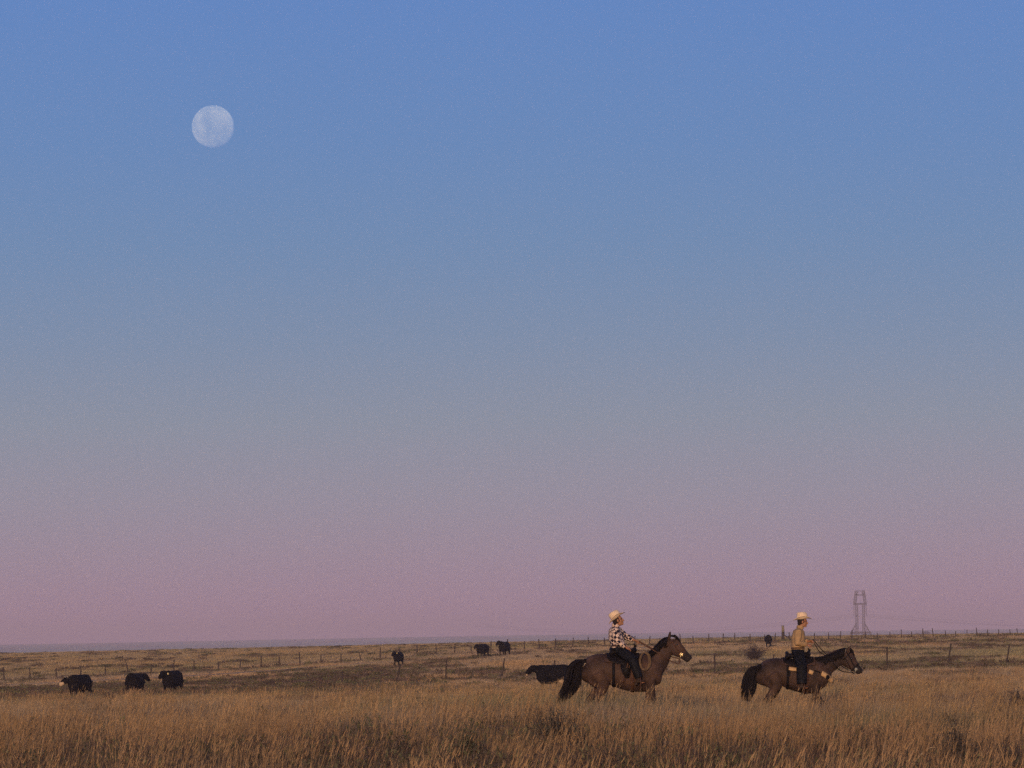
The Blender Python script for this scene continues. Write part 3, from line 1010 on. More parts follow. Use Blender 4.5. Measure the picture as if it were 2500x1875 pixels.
def horse(prefix_label, yard, stations, neck, head, legs, tail, mane_top, coat, muzzle, forelock=True, poll=None, ears=None, eye=None, mane_len=.16, seed=0):
    root = empty('horse', yard)
    mb = MB()
    S = spline(stations, 40)
    mb.tube([(s[0], 0, s[1]) for s in S], [(s[2], s[3]) for s in S], 28, up=Vector((0, 0, 1)))
    # muscle masses
    mb.ball((stations[2][0] + .05, -.12, 1.12), (.24, .17, .30)); mb.ball((stations[2][0] + .05, .12, 1.12), (.24, .17, .30))
    mb.ball((.50, -.13, 1.10), (.20, .13, .30)); mb.ball((.50, .13, 1.10), (.20, .13, .30))
    N = spline(neck, 18)
    mb.tube([(s[0], 0, s[1]) for s in N], [(s[2], s[3]) for s in N], 24, up=Vector((-.6, 0, 1)))
    H = spline(head, 20)
    mb.tube([(s[0], 0, s[1]) for s in H], [(s[2], s[3]) for s in H], 20, up=Vector((.6, 0, 1)))
    jx, jz = neck[-1][0] + .05, neck[-1][1] - .02
    mb.ball((jx, -.045, jz - .10), (.10, .05, .12)); mb.ball((jx, .045, jz - .10), (.10, .05, .12))
    for side, pts in legs:
        P = spline([(p[0], p[1] if len(p) > 3 else side, p[2] if len(p) > 3 else p[1], p[-1]) for p in pts], 26)
        mb.tube([(q[0], q[1], q[2]) for q in P], [max(.02, q[3]) for q in P], 12)
    for sg in (-1, 1):
        b0 = Vector(ears[0]); tip = Vector(ears[1])
        b0.y, tip.y = sg * .055, sg * .075
        m_ = b0.lerp(tip, .45)
        mb.tube([b0, m_, b0.lerp(tip, .8), tip], [(.036, .04), (.030, .042), (.022, .030), (.008, .010)], 10)
        # nostril rim and eye brow
        mb.ball((eye[0], sg * (eye[1] - .008), eye[2] + .012), (.032, .016, .02))
        mb.ball((muzzle[0] + .02, sg * .035, muzzle[1] + .01), (.025, .02, .025))
    me = fuse(mb, .016, 5, .5)
    body = link_mesh('body', me, coat, root)
    bvh = BVHTree.FromPolygons([v.co.copy() for v in me.vertices], [tuple(p.vertices) for p in me.polygons])
    for side, pts in legs:
        p = pts[-1]; p0 = pts[-2]
        x, y, z = (p[0], p[1], p[2]) if len(p) > 3 else (p[0], side, p[1])
        h_ = MB(); h_.tube([(x + .04, y, 0.0), (x + .02, y, .04), (x - .005, y, .09)], [(.07, .06), (.062, .055), (.048, .045)], 14)
        h_.build('hoof', HOOF, root)
    for sg in (-1, 1):
        e = MB(); e.ball((eye[0], sg * eye[1], eye[2]), (.022, .014, .02)); e.build('eye', EYE_M, root)
    r = random.Random(seed)
    # mane: overlapping locks falling on the near side
    M = spline(mane_top, 90)
    ml = MB()
    for i, q in enumerate(M):
        for k in range(3):
            sgn = -1 if r.random() < .8 else 1
            L = mane_len * r.uniform(.6, 1.15)
            p = Vector((q[0] + r.gauss(0, .008), sgn * .005, q[1] + .01))
            back = Vector((M[max(i - 1, 0)][0] - M[min(i + 1, 89)][0], 0, M[max(i - 1, 0)][1] - M[min(i + 1, 89)][1])).normalized()
            dn = Vector((back.x * .35 + r.gauss(0, .05), 0, -1)).normalized()
            pts = [p, p + Vector((0, sgn * .045, .02)) + dn * L * .2, p + Vector((0, sgn * (.085 + r.uniform(0, .03)), 0)) + dn * L * .6, p + Vector((0, sgn * (.10 + r.uniform(0, .04)), 0)) + dn * L]
            ml.tube(pts, [.014, .017, .013, .003], 5)
    ml.build('mane', BLACKHAIR, root)
    if forelock:
        fl = MB()
        pt = Vector((poll[0], 0, poll[1]))
        nose = Vector((head[3][0] + .1, 0, head[3][1] + .09))
        for k in range(36):
            L = r.uniform(.4, 1.0)
            e_ = pt.lerp(nose, .75 * L) + Vector((r.uniform(0, .03), r.gauss(0, .035), r.uniform(.0, .03)))
            m_ = pt.lerp(e_, .5) + Vector((.045, r.gauss(0, .03), .035))
            fl.tube([pt + Vector((r.uniform(-.02, .02), r.gauss(0, .02), .0)), m_, e_], [.012, .014, .003], 5)
        fl.build('forelock', BLACKHAIR, root)
    # tail
    tl = MB()
    T = [Vector(t) for t in tail['line']]
    dock = tail['dock']
    for k in range(190):
        L = r.uniform(.80, 1.02) if k > 30 else r.uniform(.4, .7)
        ox, oy = r.gauss(0, 1), r.gauss(0, 1)
        if abs(ox) > 1.8: ox = 1.8 * (1 if ox > 0 else -1)
        pts, rr = [], []
        n = 9
        for i in range(n):
            t = i / (n - 1) * L
            f_ = t * (len(T) - 1); j = min(int(f_), len(T) - 2); q = T[j].lerp(T[j + 1], f_ - j)
            w = tail['w'] * (.25 + .75 * math.sin(min(1.0, t * 1.5) * math.pi * .55)) * (1 - .35 * max(0, t - .75) / .25)
            pts.append(q + Vector((ox * w * .5, oy * w * .35, 0)))
            rr.append(.016 * (1 - .8 * (i / (n - 1)) ** 3))
        tl.tube([tuple(v) for v in spline([tuple(p) for p in pts], 14)], [.021 * (1 - .75 * (i / 13) ** 4) for i in range(14)], 5)
    tl.tube([tuple(T[0] + Vector((.10, 0, .02))), tuple(T[0]), tuple(T[0].lerp(T[1], .6))], [.045, .05, .03], 8)
    tl.build('tail', BLACKHAIR, root)
    return root, bvh

def hit(bvh, x, z, side=-1, off=.008):
    h_ = bvh.ray_cast(Vector((x, side * 1.0, z)), Vector((0, -side, 0)))
    if h_[0] is None: return Vector((x, side * .1, z)), Vector((0, side, 0))
    return h_[0] + h_[1].normalized() * off, h_[1].normalized()

def ribbon(mb, pts, nrm, width, thick=.006):
    """flat strap along pts lying on a surface with the given normals"""
    n = len(pts)
    vs, fs = [], []
    for i in range(n):
        t = (pts[min(i + 1, n - 1)] - pts[max(i - 1, 0)]).normalized()
        N_ = nrm[i].normalized()
        B_ = t.cross(N_).normalized()
        w = width if isinstance(width, (int, float)) else width[i]
        for sb, sn in ((-1, -1), (1, -1), (1, 1), (-1, 1)):
            vs.append(pts[i] + B_ * sb * w * .5 + N_ * sn * thick * .5)
    for i in range(n - 1):
        for k in range(4):
            k2 = (k + 1) % 4
            fs.append((i * 4 + k, i * 4 + k2, i * 4 + 4 + k2, i * 4 + 4 + k))
    fs.append((0, 3, 2, 1)); e = (n - 1) * 4; fs.append((e, e + 1, e + 2, e + 3))
    mb.add(vs, fs)

def around(bvh, c, axis, up, a0, a1, n, off, rmax=.9):
    """points on the surface around an axis through c (rays shot inwards)"""
    axis = Vector(axis).normalized(); up = Vector(up)
    up = (up - axis * up.dot(axis)).normalized(); sd = axis.cross(up)
    P, Nn = [], []
    for i in range(n):
        w = a0 + (a1 - a0) * i / (n - 1)
        d = up * math.cos(w) + sd * math.sin(w)
        h_ = bvh.ray_cast(Vector(c) + d * rmax, -d)
        if h_[0] is None: continue
        P.append(h_[0] + h_[1].normalized() * off); Nn.append(h_[1].normalized())
    return P, Nn

def tack(bvh, base, sx, sz, horse2=False, bit=(1.23, 1.47), label=''):
    """western saddle; sx = middle of the seat, sz = back height there"""
    root = empty('saddle', base)
    tag(root, label, 'saddle')
    def sheet(name, x0, x1, deg, off, thick, mat_, drop=None):
        vs, fs = [], []
        nx, na = 14, 25
        for i in range(nx):
            x = x0 + (x1 - x0) * i / (nx - 1)
            dg_ = deg if drop is None else drop((x - x0) / (x1 - x0))
            row = []
            for k in range(na):
                w = R(dg_) * (k / (na - 1) * 2 - 1)
                d = Vector((0, math.sin(w), math.cos(w)))
                c = Vector((x, 0, 1.12))
                h_ = bvh.ray_cast(c + d * .7, -d)
                p = h_[0] if h_[0] is not None else c + d * .3
                rr_ = (p - c).length
                if rr_ > .45: rr_ = .45
                row.append((c, d, rr_))
            for c, d, rr_ in row: vs.append(c + d * (rr_ + off))
            for c, d, rr_ in row: vs.append(c + d * (rr_ + off + thick))
        W = 2 * na
        for i in range(nx - 1):
            for k in range(na - 1):
                a_ = i * W + k; b_ = (i + 1) * W + k
                fs.append((a_, a_ + 1, b_ + 1, b_)); fs.append((a_ + na, b_ + na, b_ + na + 1, a_ + na + 1))
            fs.append((i * W, (i + 1) * W, (i + 1) * W + na, i * W + na))
            fs.append((i * W + na - 1, i * W + W - 1, (i + 1) * W + W - 1, (i + 1) * W + na - 1))
        for i in (0, nx - 1):
            for k in range(na - 1):
                fs.append((i * W + k, i * W + k + na, i * W + k + na + 1, i * W + k + 1))
        m_ = MB(); m_.add(vs, fs); return m_.build(name, mat_, root)
    sheet('blanket', sx - .36, sx + .36, 52, .006, .018, WOOL)
    sheet('skirt', sx - .33, sx + .32, 50, .026, .016, LEATHER_D, lambda t: 38 + 22 * math.sin(min(1, t * 1.05) * math.pi) ** .7)
    m_ = MB()
    top = sz + .05
    m_.tube([(sx - .27, 0, top + .0), (sx - .15, 0, top + .045), (sx, 0, top + .03), (sx + .16, 0, top + .06), (sx + .26, 0, top + .04)],
            [(.05, .14), (.055, .17), (.05, .15), (.055, .13), (.05, .12)], 18, up=Vector((0, 0, 1)))
    me = fuse(m_, .014, 4); link_mesh('seat', me, LEATHER_D, root)
    m_ = MB()
    for k in range(15):
        w = R(-78 + 156 * k / 14)
        m_.ball((sx - .20 - .04 * math.cos(w), math.sin(w) * .19, top + .035 + .06 * math.cos(w) ** 1.5), (.04, .035, .05), 8, 6)
    link_mesh('cantle', fuse(m_, .012, 3), LEATHER_D, root)
    m_ = MB()
    m_.ball((sx + .22, 0, top + .07), (.06, .15, .06)); m_.tube([(sx + .22, 0, top + .08), (sx + .245, 0, top + .17)], [.03, .022], 10)
    m_.tube([(sx + .235, 0, top + .165), (sx + .25, 0, top + .185)], [.048, .046], 14)
    link_mesh('horn', fuse(m_, .010, 3), LEATHER_D, root)
    for (x, w_, nm, mt_) in ((sx + .17, .07, 'front_cinch', LEATHER_B), (sx - .20 if not horse2 else sx - .24, .055, 'rear_cinch', LEATHER_D)):
        P, Nn = around(bvh, (x, 0, 1.12), (1, 0, 0), (0, 0, 1), R(48), R(312), 40, .012, .7)
        if P:
            s_ = MB(); ribbon(s_, P, Nn, w_, .009); s_.build(nm, mt_, root)
    for sg in (-1, 1):
        f_ = MB()
        p = [hit(bvh, sx + .02 + .05 * t, sz - .12 - .30 * t, sg, .04 + .02 * t) for t in (0, .33, .66, 1)]
        ribbon(f_, [q[0] for q in p], [Vector((0, sg, .15))] * 4, [.14, .20, .17, .07], .012)
        f_.build('fender', LEATHER_D, root)
    return root

def stirrup(root, ankle, toe_dir=1):
    """roomy oxbow under the boot, hung by a strap"""
    x, y, z = ankle
    m_ = MB()
    pts = []
    for k in range(17):
        w = 2 * math.pi * k / 16
        pts.append((x, y + math.sin(w) * .075, z - .03 + math.cos(w) * .095))
    m_.tube(pts, [(.014, .035)] * 17, 8, up=Vector((1, 0, 0)), cap=False)
    m_.build('stirrup', LEATHER_B, root)
    s_ = MB(); s_.tube([(x, y, z + .06), (x - .04, y * .98, z + .32)], [(.008, .03), (.008, .03)], 6, up=Vector((0, 1, 0)))
    s_.build('stirrup_strap', LEATHER_D, root)

def hand(mb, wrist, fwd, palm, s=1.0, curl=1.25, side=1):
    """five fingers closed round something; fwd = direction of the forearm, palm = where the palm faces"""
    w = Vector(wrist); f = Vector(fwd).normalized(); p = Vector(palm); p = (p - f * p.dot(f)).normalized(); l = f.cross(p) * side
    mb.tube([w - f * .03, w + f * .02, w + f * .065, w + f * .092], [(.020 * s, .028 * s), (.018 * s, .032 * s), (.016 * s, .042 * s), (.013 * s, .038 * s)], 12, up=p)
    for i, (o_, L) in enumerate(((.031, .068), (.011, .076), (-.010, .070), (-.030, .056))):
        q = w + f * .088 + l * o_
        d = f.copy(); ang = .25
        pts = [q - f * .02, q]
        for seg in (.45, .32, .23):
            dd = f * math.cos(ang) + p * math.sin(ang)
            q = q + dd * L * seg * s; pts.append(q.copy()); ang += curl * (.9 + .06 * i)
        mb.tube(pts, [.010 * s, .0095 * s, .009 * s, .008 * s, .006 * s], 8)
    q = w + f * .02 + l * .030
    t1 = q + (f * .7 + l * .7 + p * .3).normalized() * .038
    t2 = t1 + (f * .8 + p * .6).normalized() * .03
    t3 = t2 + (f * .4 + p * .8 - l * .3).normalized() * .022
    mb.tube([q - l * .015, q, t1, t2, t3], [.013 * s, .013 * s, .011 * s, .0095 * s, .006 * s], 8)

SKIN = principled('sunburnt skin', (.42, .20, .11), .55, (.36, .15, .08), 14, spec=.3)
HAIR = principled('short dark hair', (.03, .02, .018), .8)
HAT = principled('pale straw hat', (.90, .66, .45), .85, (.84, .59, .39), 20, .25, 220)
BAND = principled('hat band', (.30, .20, .12), .8)
BOOT = principled('dark brown boot', (.035, .02, .016), .5)
CHAPS = principled('black leather chaps', (.007, .007, .010), .7, (.012, .011, .014), 6, .2, 30)
DENIM = principled('dark denim', (.018, .020, .032), .9, (.028, .03, .045), 12)
BEIGE = principled('sand coloured work shirt', (.50, .30, .145), .9, (.40, .25, .13), 5, .3, 22)

def check_shirt():
    m = principled('black and cream checked flannel', (.5, .4, .35), .9, bump=.3, bscale=30)
    nt = m.node_tree
    t = nt.nodes.new('ShaderNodeTexCoord')
    mp = nt.nodes.new('ShaderNodeMapping')
    mp.inputs['Rotation'].default_value = (R(8), R(38), R(20))
    ck = nt.nodes.new('ShaderNodeTexChecker')
    ck.inputs['Scale'].default_value = 17.0
    ck.inputs['Color1'].default_value = (.78, .55, .44, 1)
    ck.inputs['Color2'].default_value = (.02, .018, .035, 1)
    nt.links.new(t.outputs['Object'], mp.inputs[0]); nt.links.new(mp.outputs[0], ck.inputs[0])
    nt.links.new(ck.outputs[0], nt.nodes['Principled BSDF'].inputs['Base Color'])
    return m

def rider(base, label, J, shirt_m, leg_m, hat_tilt, curl=1.25):
    root = empty('person', base)
    tag(root, label, 'person')
    pel, wst, cst, shd, nk, hd = [Vector((q[0], 0, q[1])) for q in J['spine']]
    face = Matrix.Rotation(-J['pitch'], 3, 'Y')          # positive = chin up
    mb = MB()
    mb.tube([pel - Vector((0, 0, .07)), pel, wst, cst, shd, shd + Vector((.0, 0, .05))], [(.10, .15), (.125, .17), (.10, .14), (.115, .165), (.095, .18), (.05, .09)], 18, up=Vector((1, 0, 0)))
    mb.tube([shd, nk, hd - Vector((.01, 0, .07))], [.07, .056, .055], 12)
    F = lambda x, y, z: hd + face @ Vector((x, y, z))
    mb.ball(F(-.012, 0, .025), (.095, .075, .095), 18, 12, face)
    mb.ball(F(.022, 0, -.035), (.068, .058, .085), 16, 12, face)
    mb.ball(F(.068, 0, -.095), (.025, .03, .022), 10, 8, face)                  # chin
    mb.tube([F(.080, 0, .015), F(.098, 0, -.012), F(.112, 0, -.030), F(.085, 0, -.040)], [.010, .014, .017, .014], 8)   # nose
    mb.ball(F(.076, 0, .030), (.018, .05, .012), 10, 8, face)                   # brow
    mb.ball(F(.086, 0, -.062), (.012, .026, .008), 10, 8, face); mb.ball(F(.083, 0, -.074), (.012, .024, .008), 10, 8, face)
    for sg in (-1, 1):
        mb.ball(F(-.005, sg * .076, -.01), (.020, .010, .034), 10, 8, face)
        mb.ball(F(.055, sg * .042, -.03), (.022, .02, .02), 10, 8, face)
    for key in ('near', 'far'):
        A = J[key + '_arm']
        s0, e0, h0 = [Vector(q) for q in A[:3]]
        mb.tube([s0, s0.lerp(e0, .5), e0, e0.lerp(h0, .4), h0], [.055, .050, .040, .038, .026], 12)
        hand(mb, h0, (h0 - e0), A[3], 1.0, curl, A[4])
        hp, kn, an_ = [Vector(q) for q in J[key + '_leg'][:3]]
        toe = Vector(J[key + '_leg'][3])
        mb.tube([hp, hp.lerp(kn, .5), kn, kn.lerp(an_, .35), an_], [.085, .078, .058, .056, .036], 12)
        mb.tube([an_, an_.lerp(toe, .5) - Vector((0, 0, .03)), toe], [.036, .035, .025], 10)
    link_mesh('body', fuse(mb, .0065, 2, .4), SKIN, root)
    for sg in (-1, 1):
        e = MB(); e.ball(F(.070, sg * .031, .008), (.011, .011, .009), 8, 6, face); e.build('eye', EYE_M, root)
    # hair below the hat
    hb = MB()
    hb.ball(F(-.022, 0, .02), (.098, .080, .10), 16, 12, face); hb.ball(F(-.065, 0, -.045), (.045, .062, .05), 12, 8, face)
    hme = fuse(hb, .009, 2)
    link_mesh('hair', hme, HAIR, root)
    # shirt
    sb = MB()
    sb.tube([pel + Vector((0, 0, .02)), wst, wst.lerp(cst, .5), cst, shd, shd + Vector((0, 0, .045))], [(.145, .19), (.14, .175), (.15, .185), (.15, .195), (.12, .19), (.07, .10)], 20, up=Vector((1, 0, 0)))
    for key in ('near', 'far'):
        A = J[key + '_arm']
        s0, e0, h0 = [Vector(q) for q in A[:3]]
        inn = shd + (s0 - shd) * .55
        sb.tube([inn, s0, s0.lerp(e0, .5), e0, e0.lerp(h0, .5), e0.lerp(h0, A[5])], [.08, .082, .080, .072, .064, .050], 14)
        c_ = e0.lerp(h0, A[5])
    sb.tube([nk - Vector((0, 0, .035)), nk + Vector((.0, 0, .02))], [.078, .066], 14)
    for k in range(7):       # folds
        w = random.uniform(0, 6.28)
        c0 = wst + Vector((math.cos(w) * .115, math.sin(w) * .15, random.uniform(-.03, .08)))
        sb.tube([c0, c0 + Vector((random.uniform(-.03, .03), random.uniform(-.03, .03), .09))], [.018, .010], 6)
    link_mesh('shirt', fuse(sb, .010, 3, .45), shirt_m, root)
    cf = MB(); cf.tube([nk - Vector((.01, 0, .02)), nk + Vector((0, 0, .028))], [.082, .074], 16); cf.build('collar', shirt_m, root)
    # trousers / chaps
    tb = MB()
    tb.tube([pel - Vector((0, 0, .08)), pel - Vector((0, 0, .02)), pel + Vector((0, 0, .06))], [(.12, .17), (.145, .19), (.135, .18)], 18, up=Vector((1, 0, 0)))
    for key in ('near', 'far'):
        hp, kn, an_ = [Vector(q) for q in J[key + '_leg'][:3]]
        W = J['leg_w']
        tb.tube([hp, hp.lerp(kn, .4), kn, kn.lerp(an_, .4), an_ + Vector((0, 0, .03))], [.105, W[0], W[1], W[2], W[3]], 14)
    link_mesh('trousers', fuse(tb, .011, 3, .5), leg_m, root)
    bl = MB(); P = []
    for k in range(25):
        w = 2 * math.pi * k / 24
        P.append(pel + Vector((math.cos(w) * .142, math.sin(w) * .190, .055)))
    bl.tube(P, [(.006, .018)] * 25, 6, up=[(p - pel).normalized() for p in P], cap=False)
    bl.build('belt', LEATHER_B, root)
    for key in ('near', 'far'):
        kn, an_, toe = [Vector(q) for q in J[key + '_leg'][1:4]]
        b_ = MB()
        b_.tube([kn.lerp(an_, .6), an_, an_ + Vector((0, 0, -.04))], [.058, .046, .046], 12)
        b_.tube([an_ + Vector((-.05, 0, -.045)), an_.lerp(toe, .5) + Vector((0, 0, -.01)), toe], [(.045, .04), (.04, .044), (.022, .03)], 12, up=Vector((0, 0, 1)))
        b_.box(an_ + Vector((-.055, 0, -.085)), (.025, .03, .03))
        link_mesh('boot', fuse(b_, .009, 2), BOOT, root)
    # hat
    hr = Matrix.Rotation(-hat_tilt, 3, 'Y')
    hc = hd + face @ Vector((-.012, 0, .055))
    crown = []
    vs, fs = [], []
    seg = 32
    prof = [(1.02, .0), (1.05, .04), (1.05, .085), (1.0, .12), (.86, .142), (.55, .134), (.25, .122), (.02, .12)]
    for pr, pz in prof:
        for k in range(seg):
            w = 2 * math.pi * k / seg
            x, y = math.cos(w), math.sin(w)
            pinch = 1 - .18 * max(0, x) * (pz / .12)
            vs.append(hc + hr @ Vector((x * .108 * pr, y * .088 * pr * pinch, pz + .012 * (abs(y) * pr if pr < .9 else 0) + (.008 * -x if pz > .09 else 0))))
    for i in range(len(prof) - 1):
        for k in range(seg):
            k2 = (k + 1) % seg
            fs.append((i * seg + k, i * seg + k2, (i + 1) * seg + k2, (i + 1) * seg + k))
    fs.append(tuple((len(prof) - 1) * seg + k for k in range(seg)))
    m_ = MB(); m_.add(vs, fs)
    hat = m_.build('hat', HAT, root)
    vs, fs = [], []
    for lay in (0, 1):
        for j, t in enumerate((0, .3, .6, .85, 1.0)):
            for k in range(seg):
                w = 2 * math.pi * k / seg
                x, y = math.cos(w), math.sin(w)
                a_ = .106 + t * .098; b_ = .086 + t * .075
                roll = .055 * t ** 1.6 * abs(y) ** 2.2 - .020 * t * (x * x) * (1 if x > 0 else .6)
                vs.append(hc + hr @ Vector((x * a_, y * b_ * (1 - .12 * t * abs(y)), roll + lay * .006)))
    for lay in (0, 1):
        for j in range(4):
            for k in range(seg):
                k2 = (k + 1) % seg; b0 = lay * 5 * seg + j * seg
                q = (b0 + k, b0 + k2, b0 + seg + k2, b0 + seg + k)
                fs.append(q if lay else q[::-1])
    for k in range(seg):
        k2 = (k + 1) % seg
        fs.append((4 * seg + k, 4 * seg + k2, 9 * seg + k2, 9 * seg + k))
    m_ = MB(); m_.add(vs, fs); m_.build('brim', HAT, hat)
    m_ = MB(); P = []
    for k in range(25):
        w = 2 * math.pi * k / 24
        P.append(hc + hr @ Vector((math.cos(w) * .111, math.sin(w) * .091, .018)))
    m_.tube(P, [(.004, .011)] * 25, 6, up=[(p - hc).normalized() for p in P], cap=False)
    m_.build('hat_band', BAND, hat)
    return root

def strap_px(bvh, pts, side=-1, off=.008, n=16):
    """follow side-view (x, z) points over the surface"""
    S = spline(pts, n)
    P, Nn = [], []
    for x, z in S:
        p, nn = hit(bvh, x, z, side, off)
        P.append(p); Nn.append(nn)
    return P, Nn

def bridle(bvh, base, label, cheek, brow, nose, throat, bit, reins, strap_m, gold=False):
    root = empty('bridle', base)
    tag(root, label, 'bridle')
    for sg in (-1, 1):
        m_ = MB(); P, Nn = strap_px(bvh, cheek, sg, .006); ribbon(m_, P, Nn, .024, .005); m_.build('cheek_strap', strap_m, root)
        bt, bn = hit(bvh, bit[0], bit[1], sg, .012)
        b_ = MB()
        pts = [bt + Vector((math.cos(w) * .028, 0, math.sin(w) * .028)) for w in np.linspace(0, 2 * math.pi, 15)]
        b_.tube(pts, .007, 6, cap=False)
        b_.tube([bt + Vector((0, 0, .04)), bt + Vector((-.01, sg * .005, -.03)), bt + Vector((-.05, sg * .005, -.10))], [.008, .009, .006], 7)
        b_.ball(bt + Vector((0, sg * .008, 0)), (.022, .010, .022), 10, 8)
        b_.build('bit_shank', BRASS if gold else SILVER, root)
    for nm, (c, ax, w) in (('noseband', nose), ('throat_strap', throat), ('brow_band', brow)):
        P, Nn = around(bvh, (c[0], 0, c[1]), (ax[0], 0, ax[1]), (0, 1, 0), 0, 2 * math.pi, 36, .008, .25)
        m_ = MB(); ribbon(m_, P, Nn, w, .007); m_.build(nm, strap_m, root)
    for pts in reins:
        m_ = MB(); S = spline(pts, 40); m_.tube([tuple(s) for s in S], [(.004, .011)] * 40, 6, up=Vector((0, 1, 0))); m_.build('rein', strap_m, root)
    return root

def L1(px, py): return ((px - 1512) / 122.0, (1780 - py) / 122.0)
# ---- first horse: head up
H1D = 94.0
base1 = at(1512, H1D)
coat1 = coat_material('brown bay coat', (.046, .027, .022), (.105, .057, .041), (.03, .022, .022), (1.41, 1.39, .15), .8, .62)
st1 = [(-.735, 1.19, .10, .10), (-.67, 1.17, .235, .20), (-.50, 1.18, .30, .275), (-.35, 1.195, .305, .29), (-.18, 1.17, .285, .29), (.02, 1.115, .31, .30),
       (.22, 1.09, .35, .30), (.42, 1.10, .375, .28), (.60, 1.10, .36, .25), (.74, 1.07, .29, .21), (.82, 1.03, .19, .15), (.855, 1.02, .10, .09)]
nk1 = [(.54, 1.20, .28, .18), (.68, 1.28, .27, .165), (.80, 1.41, .23, .12), (.895, 1.56, .185, .09), (.96, 1.66, .155, .08), (1.02, 1.71, .115, .075)]
hd1 = [(.985, 1.70, .10, .07), (1.03, 1.65, .155, .088), (1.12, 1.60, .165, .095), (1.20, 1.54, .132, .085), (1.27, 1.48, .105, .066), (1.335, 1.425, .090, .058), (1.39, 1.375, .086, .062), (1.42, 1.345, .055, .045)]
def F_(x, dx, y): return (y, [(x, .98, .125), (x + .02, .80, .085), (x + .04 + dx * .5, .52, .052), (x + .03 + dx, .47, .050), (x + dx * 1.2, .25, .034), (x + dx * 1.3 - .0, .15, .042), (x + dx * 1.4 + .03, .06, .045)])
def B_(x, dx, y): return (y, [(x, 1.12, .20), (x + .10, .93, .15), (x + .04 + dx * .3, .75, .095), (x - .10 + dx * .6, .56, .060), (x - .11 + dx * .7, .50, .052), (x - .07 + dx * .9, .27, .036), (x - .05 + dx, .16, .043), (x - .01 + dx, .06, .045)])
legs1 = [F_(.60, .10, -.15), F_(.58, -.12, .15), B_(-.44, .12, -.16), B_(-.46, -.12, .16)]
tail1 = dict(line=[(-.64, 0, 1.36), (-.77, 0, 1.375), (-.87, -.02, 1.27), (-.91, -.02, 1.08), (-.96, -.02, .86), (-1.10, -.02, .66), (-1.22, -.02, .50)], dock=0, w=.18)
mane1 = [(.60, 1.50), (.70, 1.585), (.80, 1.69), (.90, 1.775), (.975, 1.80)]
horse1, bvh1 = horse('', base1, st1, nk1, hd1, legs1, tail1, mane1, coat1, (1.375, 1.37), True, (1.02, 1.84), ((1.00, 0, 1.77), (1.035, 0, 1.935)), (1.155, .088, 1.66), .19, 3)
tag(horse1, 'brown horse with its head raised carrying the rider in the checked shirt', 'horse')

sad1 = tack(bvh1, base1, .08, 1.44, False, label='black western saddle on the horse with the raised head')
stirrup(sad1, (.41, -.40, .93)); stirrup(sad1, (.41, .40, .93))
# loose saddle strings by the thigh
s_ = MB()
for o_ in (0, .05):
    P = [Vector((.20 + o_, -.30, 1.43)), Vector((.16 + o_, -.335, 1.28)), Vector((.10 + o_ * .8, -.33, 1.08)), Vector((.06 + o_ * .5, -.325, .92))]
    ribbon(s_, P, [Vector((0, -1, 0))] * 4, .018, .005)
s_.build('saddle_string', LEATHER_B, sad1)

rp = MB()
rr_ = random.Random(5)
for k in range(4):
    ph = rr_.uniform(0, 6.28); a_ = .105 + rr_.uniform(-.012, .016); b_ = .17 + rr_.uniform(-.015, .02)
    cx, cz, cy = .50 + rr_.uniform(-.015, .015), 1.33 + rr_.uniform(-.02, .02), -.335 - .012 * k
    pts = []
    for i in range(41):
        w = 2 * math.pi * i / 40
        pts.append((cx + math.sin(w) * a_, cy + .02 * math.cos(w + ph), cz + math.cos(w) * b_))
    rp.tube(pts, .0075, 6, cap=False)
rp.tube([(.47, -.30, 1.50), (.42, -.20, 1.55), (.36, -.05, 1.57)], .0075, 6)
rope = rp.build('lasso_rope', ROPE)
rope.location = base1
tag(rope, 'coiled tan lasso rope hanging at the shoulder of the first horse', 'rope')

bridle(bvh1, base1, 'dark bridle with shiny brass bit on the raised horse head',
       [(1.02, 1.78), (1.10, 1.66), (1.18, 1.54), (1.245, 1.475)], ((1.07, 1.74), (.7, -.7), .022), ((1.225, 1.50), (.75, -.65), .022), ((1.02, 1.62), (.9, .5), .018),
       (1.245, 1.465), [[(1.21, -.08, 1.38), (1.19, -.09, 1.28), (1.10, -.10, 1.30), (.99, -.10, 1.36)], [(.99, -.13, 1.37), (.85, -.17, 1.45), (.68, -.17, 1.56), (.50, -.05, 1.66), (.385, .08, 1.745)],
                        [(1.21, .08, 1.38), (1.05, .13, 1.42), (.80, .17, 1.52), (.60, .12, 1.63), (.40, .09, 1.745)]], LEATHER_B, True)

rider1 = rider(base1, 'rider in black and cream checked shirt and pale hat tipped back', dict(
    spine=[(-.02, 1.60), (-.03, 1.715), (-.065, 1.85), (-.085, 1.985), (-.055, 2.065), (-.012, 2.165)], pitch=R(14),
    near_arm=[(-.075, -.185, 1.95), (-.02, -.25, 1.71), (.135, -.19, 1.63), (.0, .6, -.8), -1, .86],
    far_arm=[(.0, .17, 1.95), (.13, .20, 1.84), (.315, .10, 1.76), (0, -.5, -.8), 1, .86],
    near_leg=[(.0, -.10, 1.57), (.27, -.36, 1.36), (.38, -.385, .98), (.50, -.39, .935)],
    far_leg=[(.0, .10, 1.57), (.27, .36, 1.36), (.38, .385, .98), (.50, .39, .935)],
    leg_w=(.115, .105, .095, .080)), check_shirt(), CHAPS, R(36))

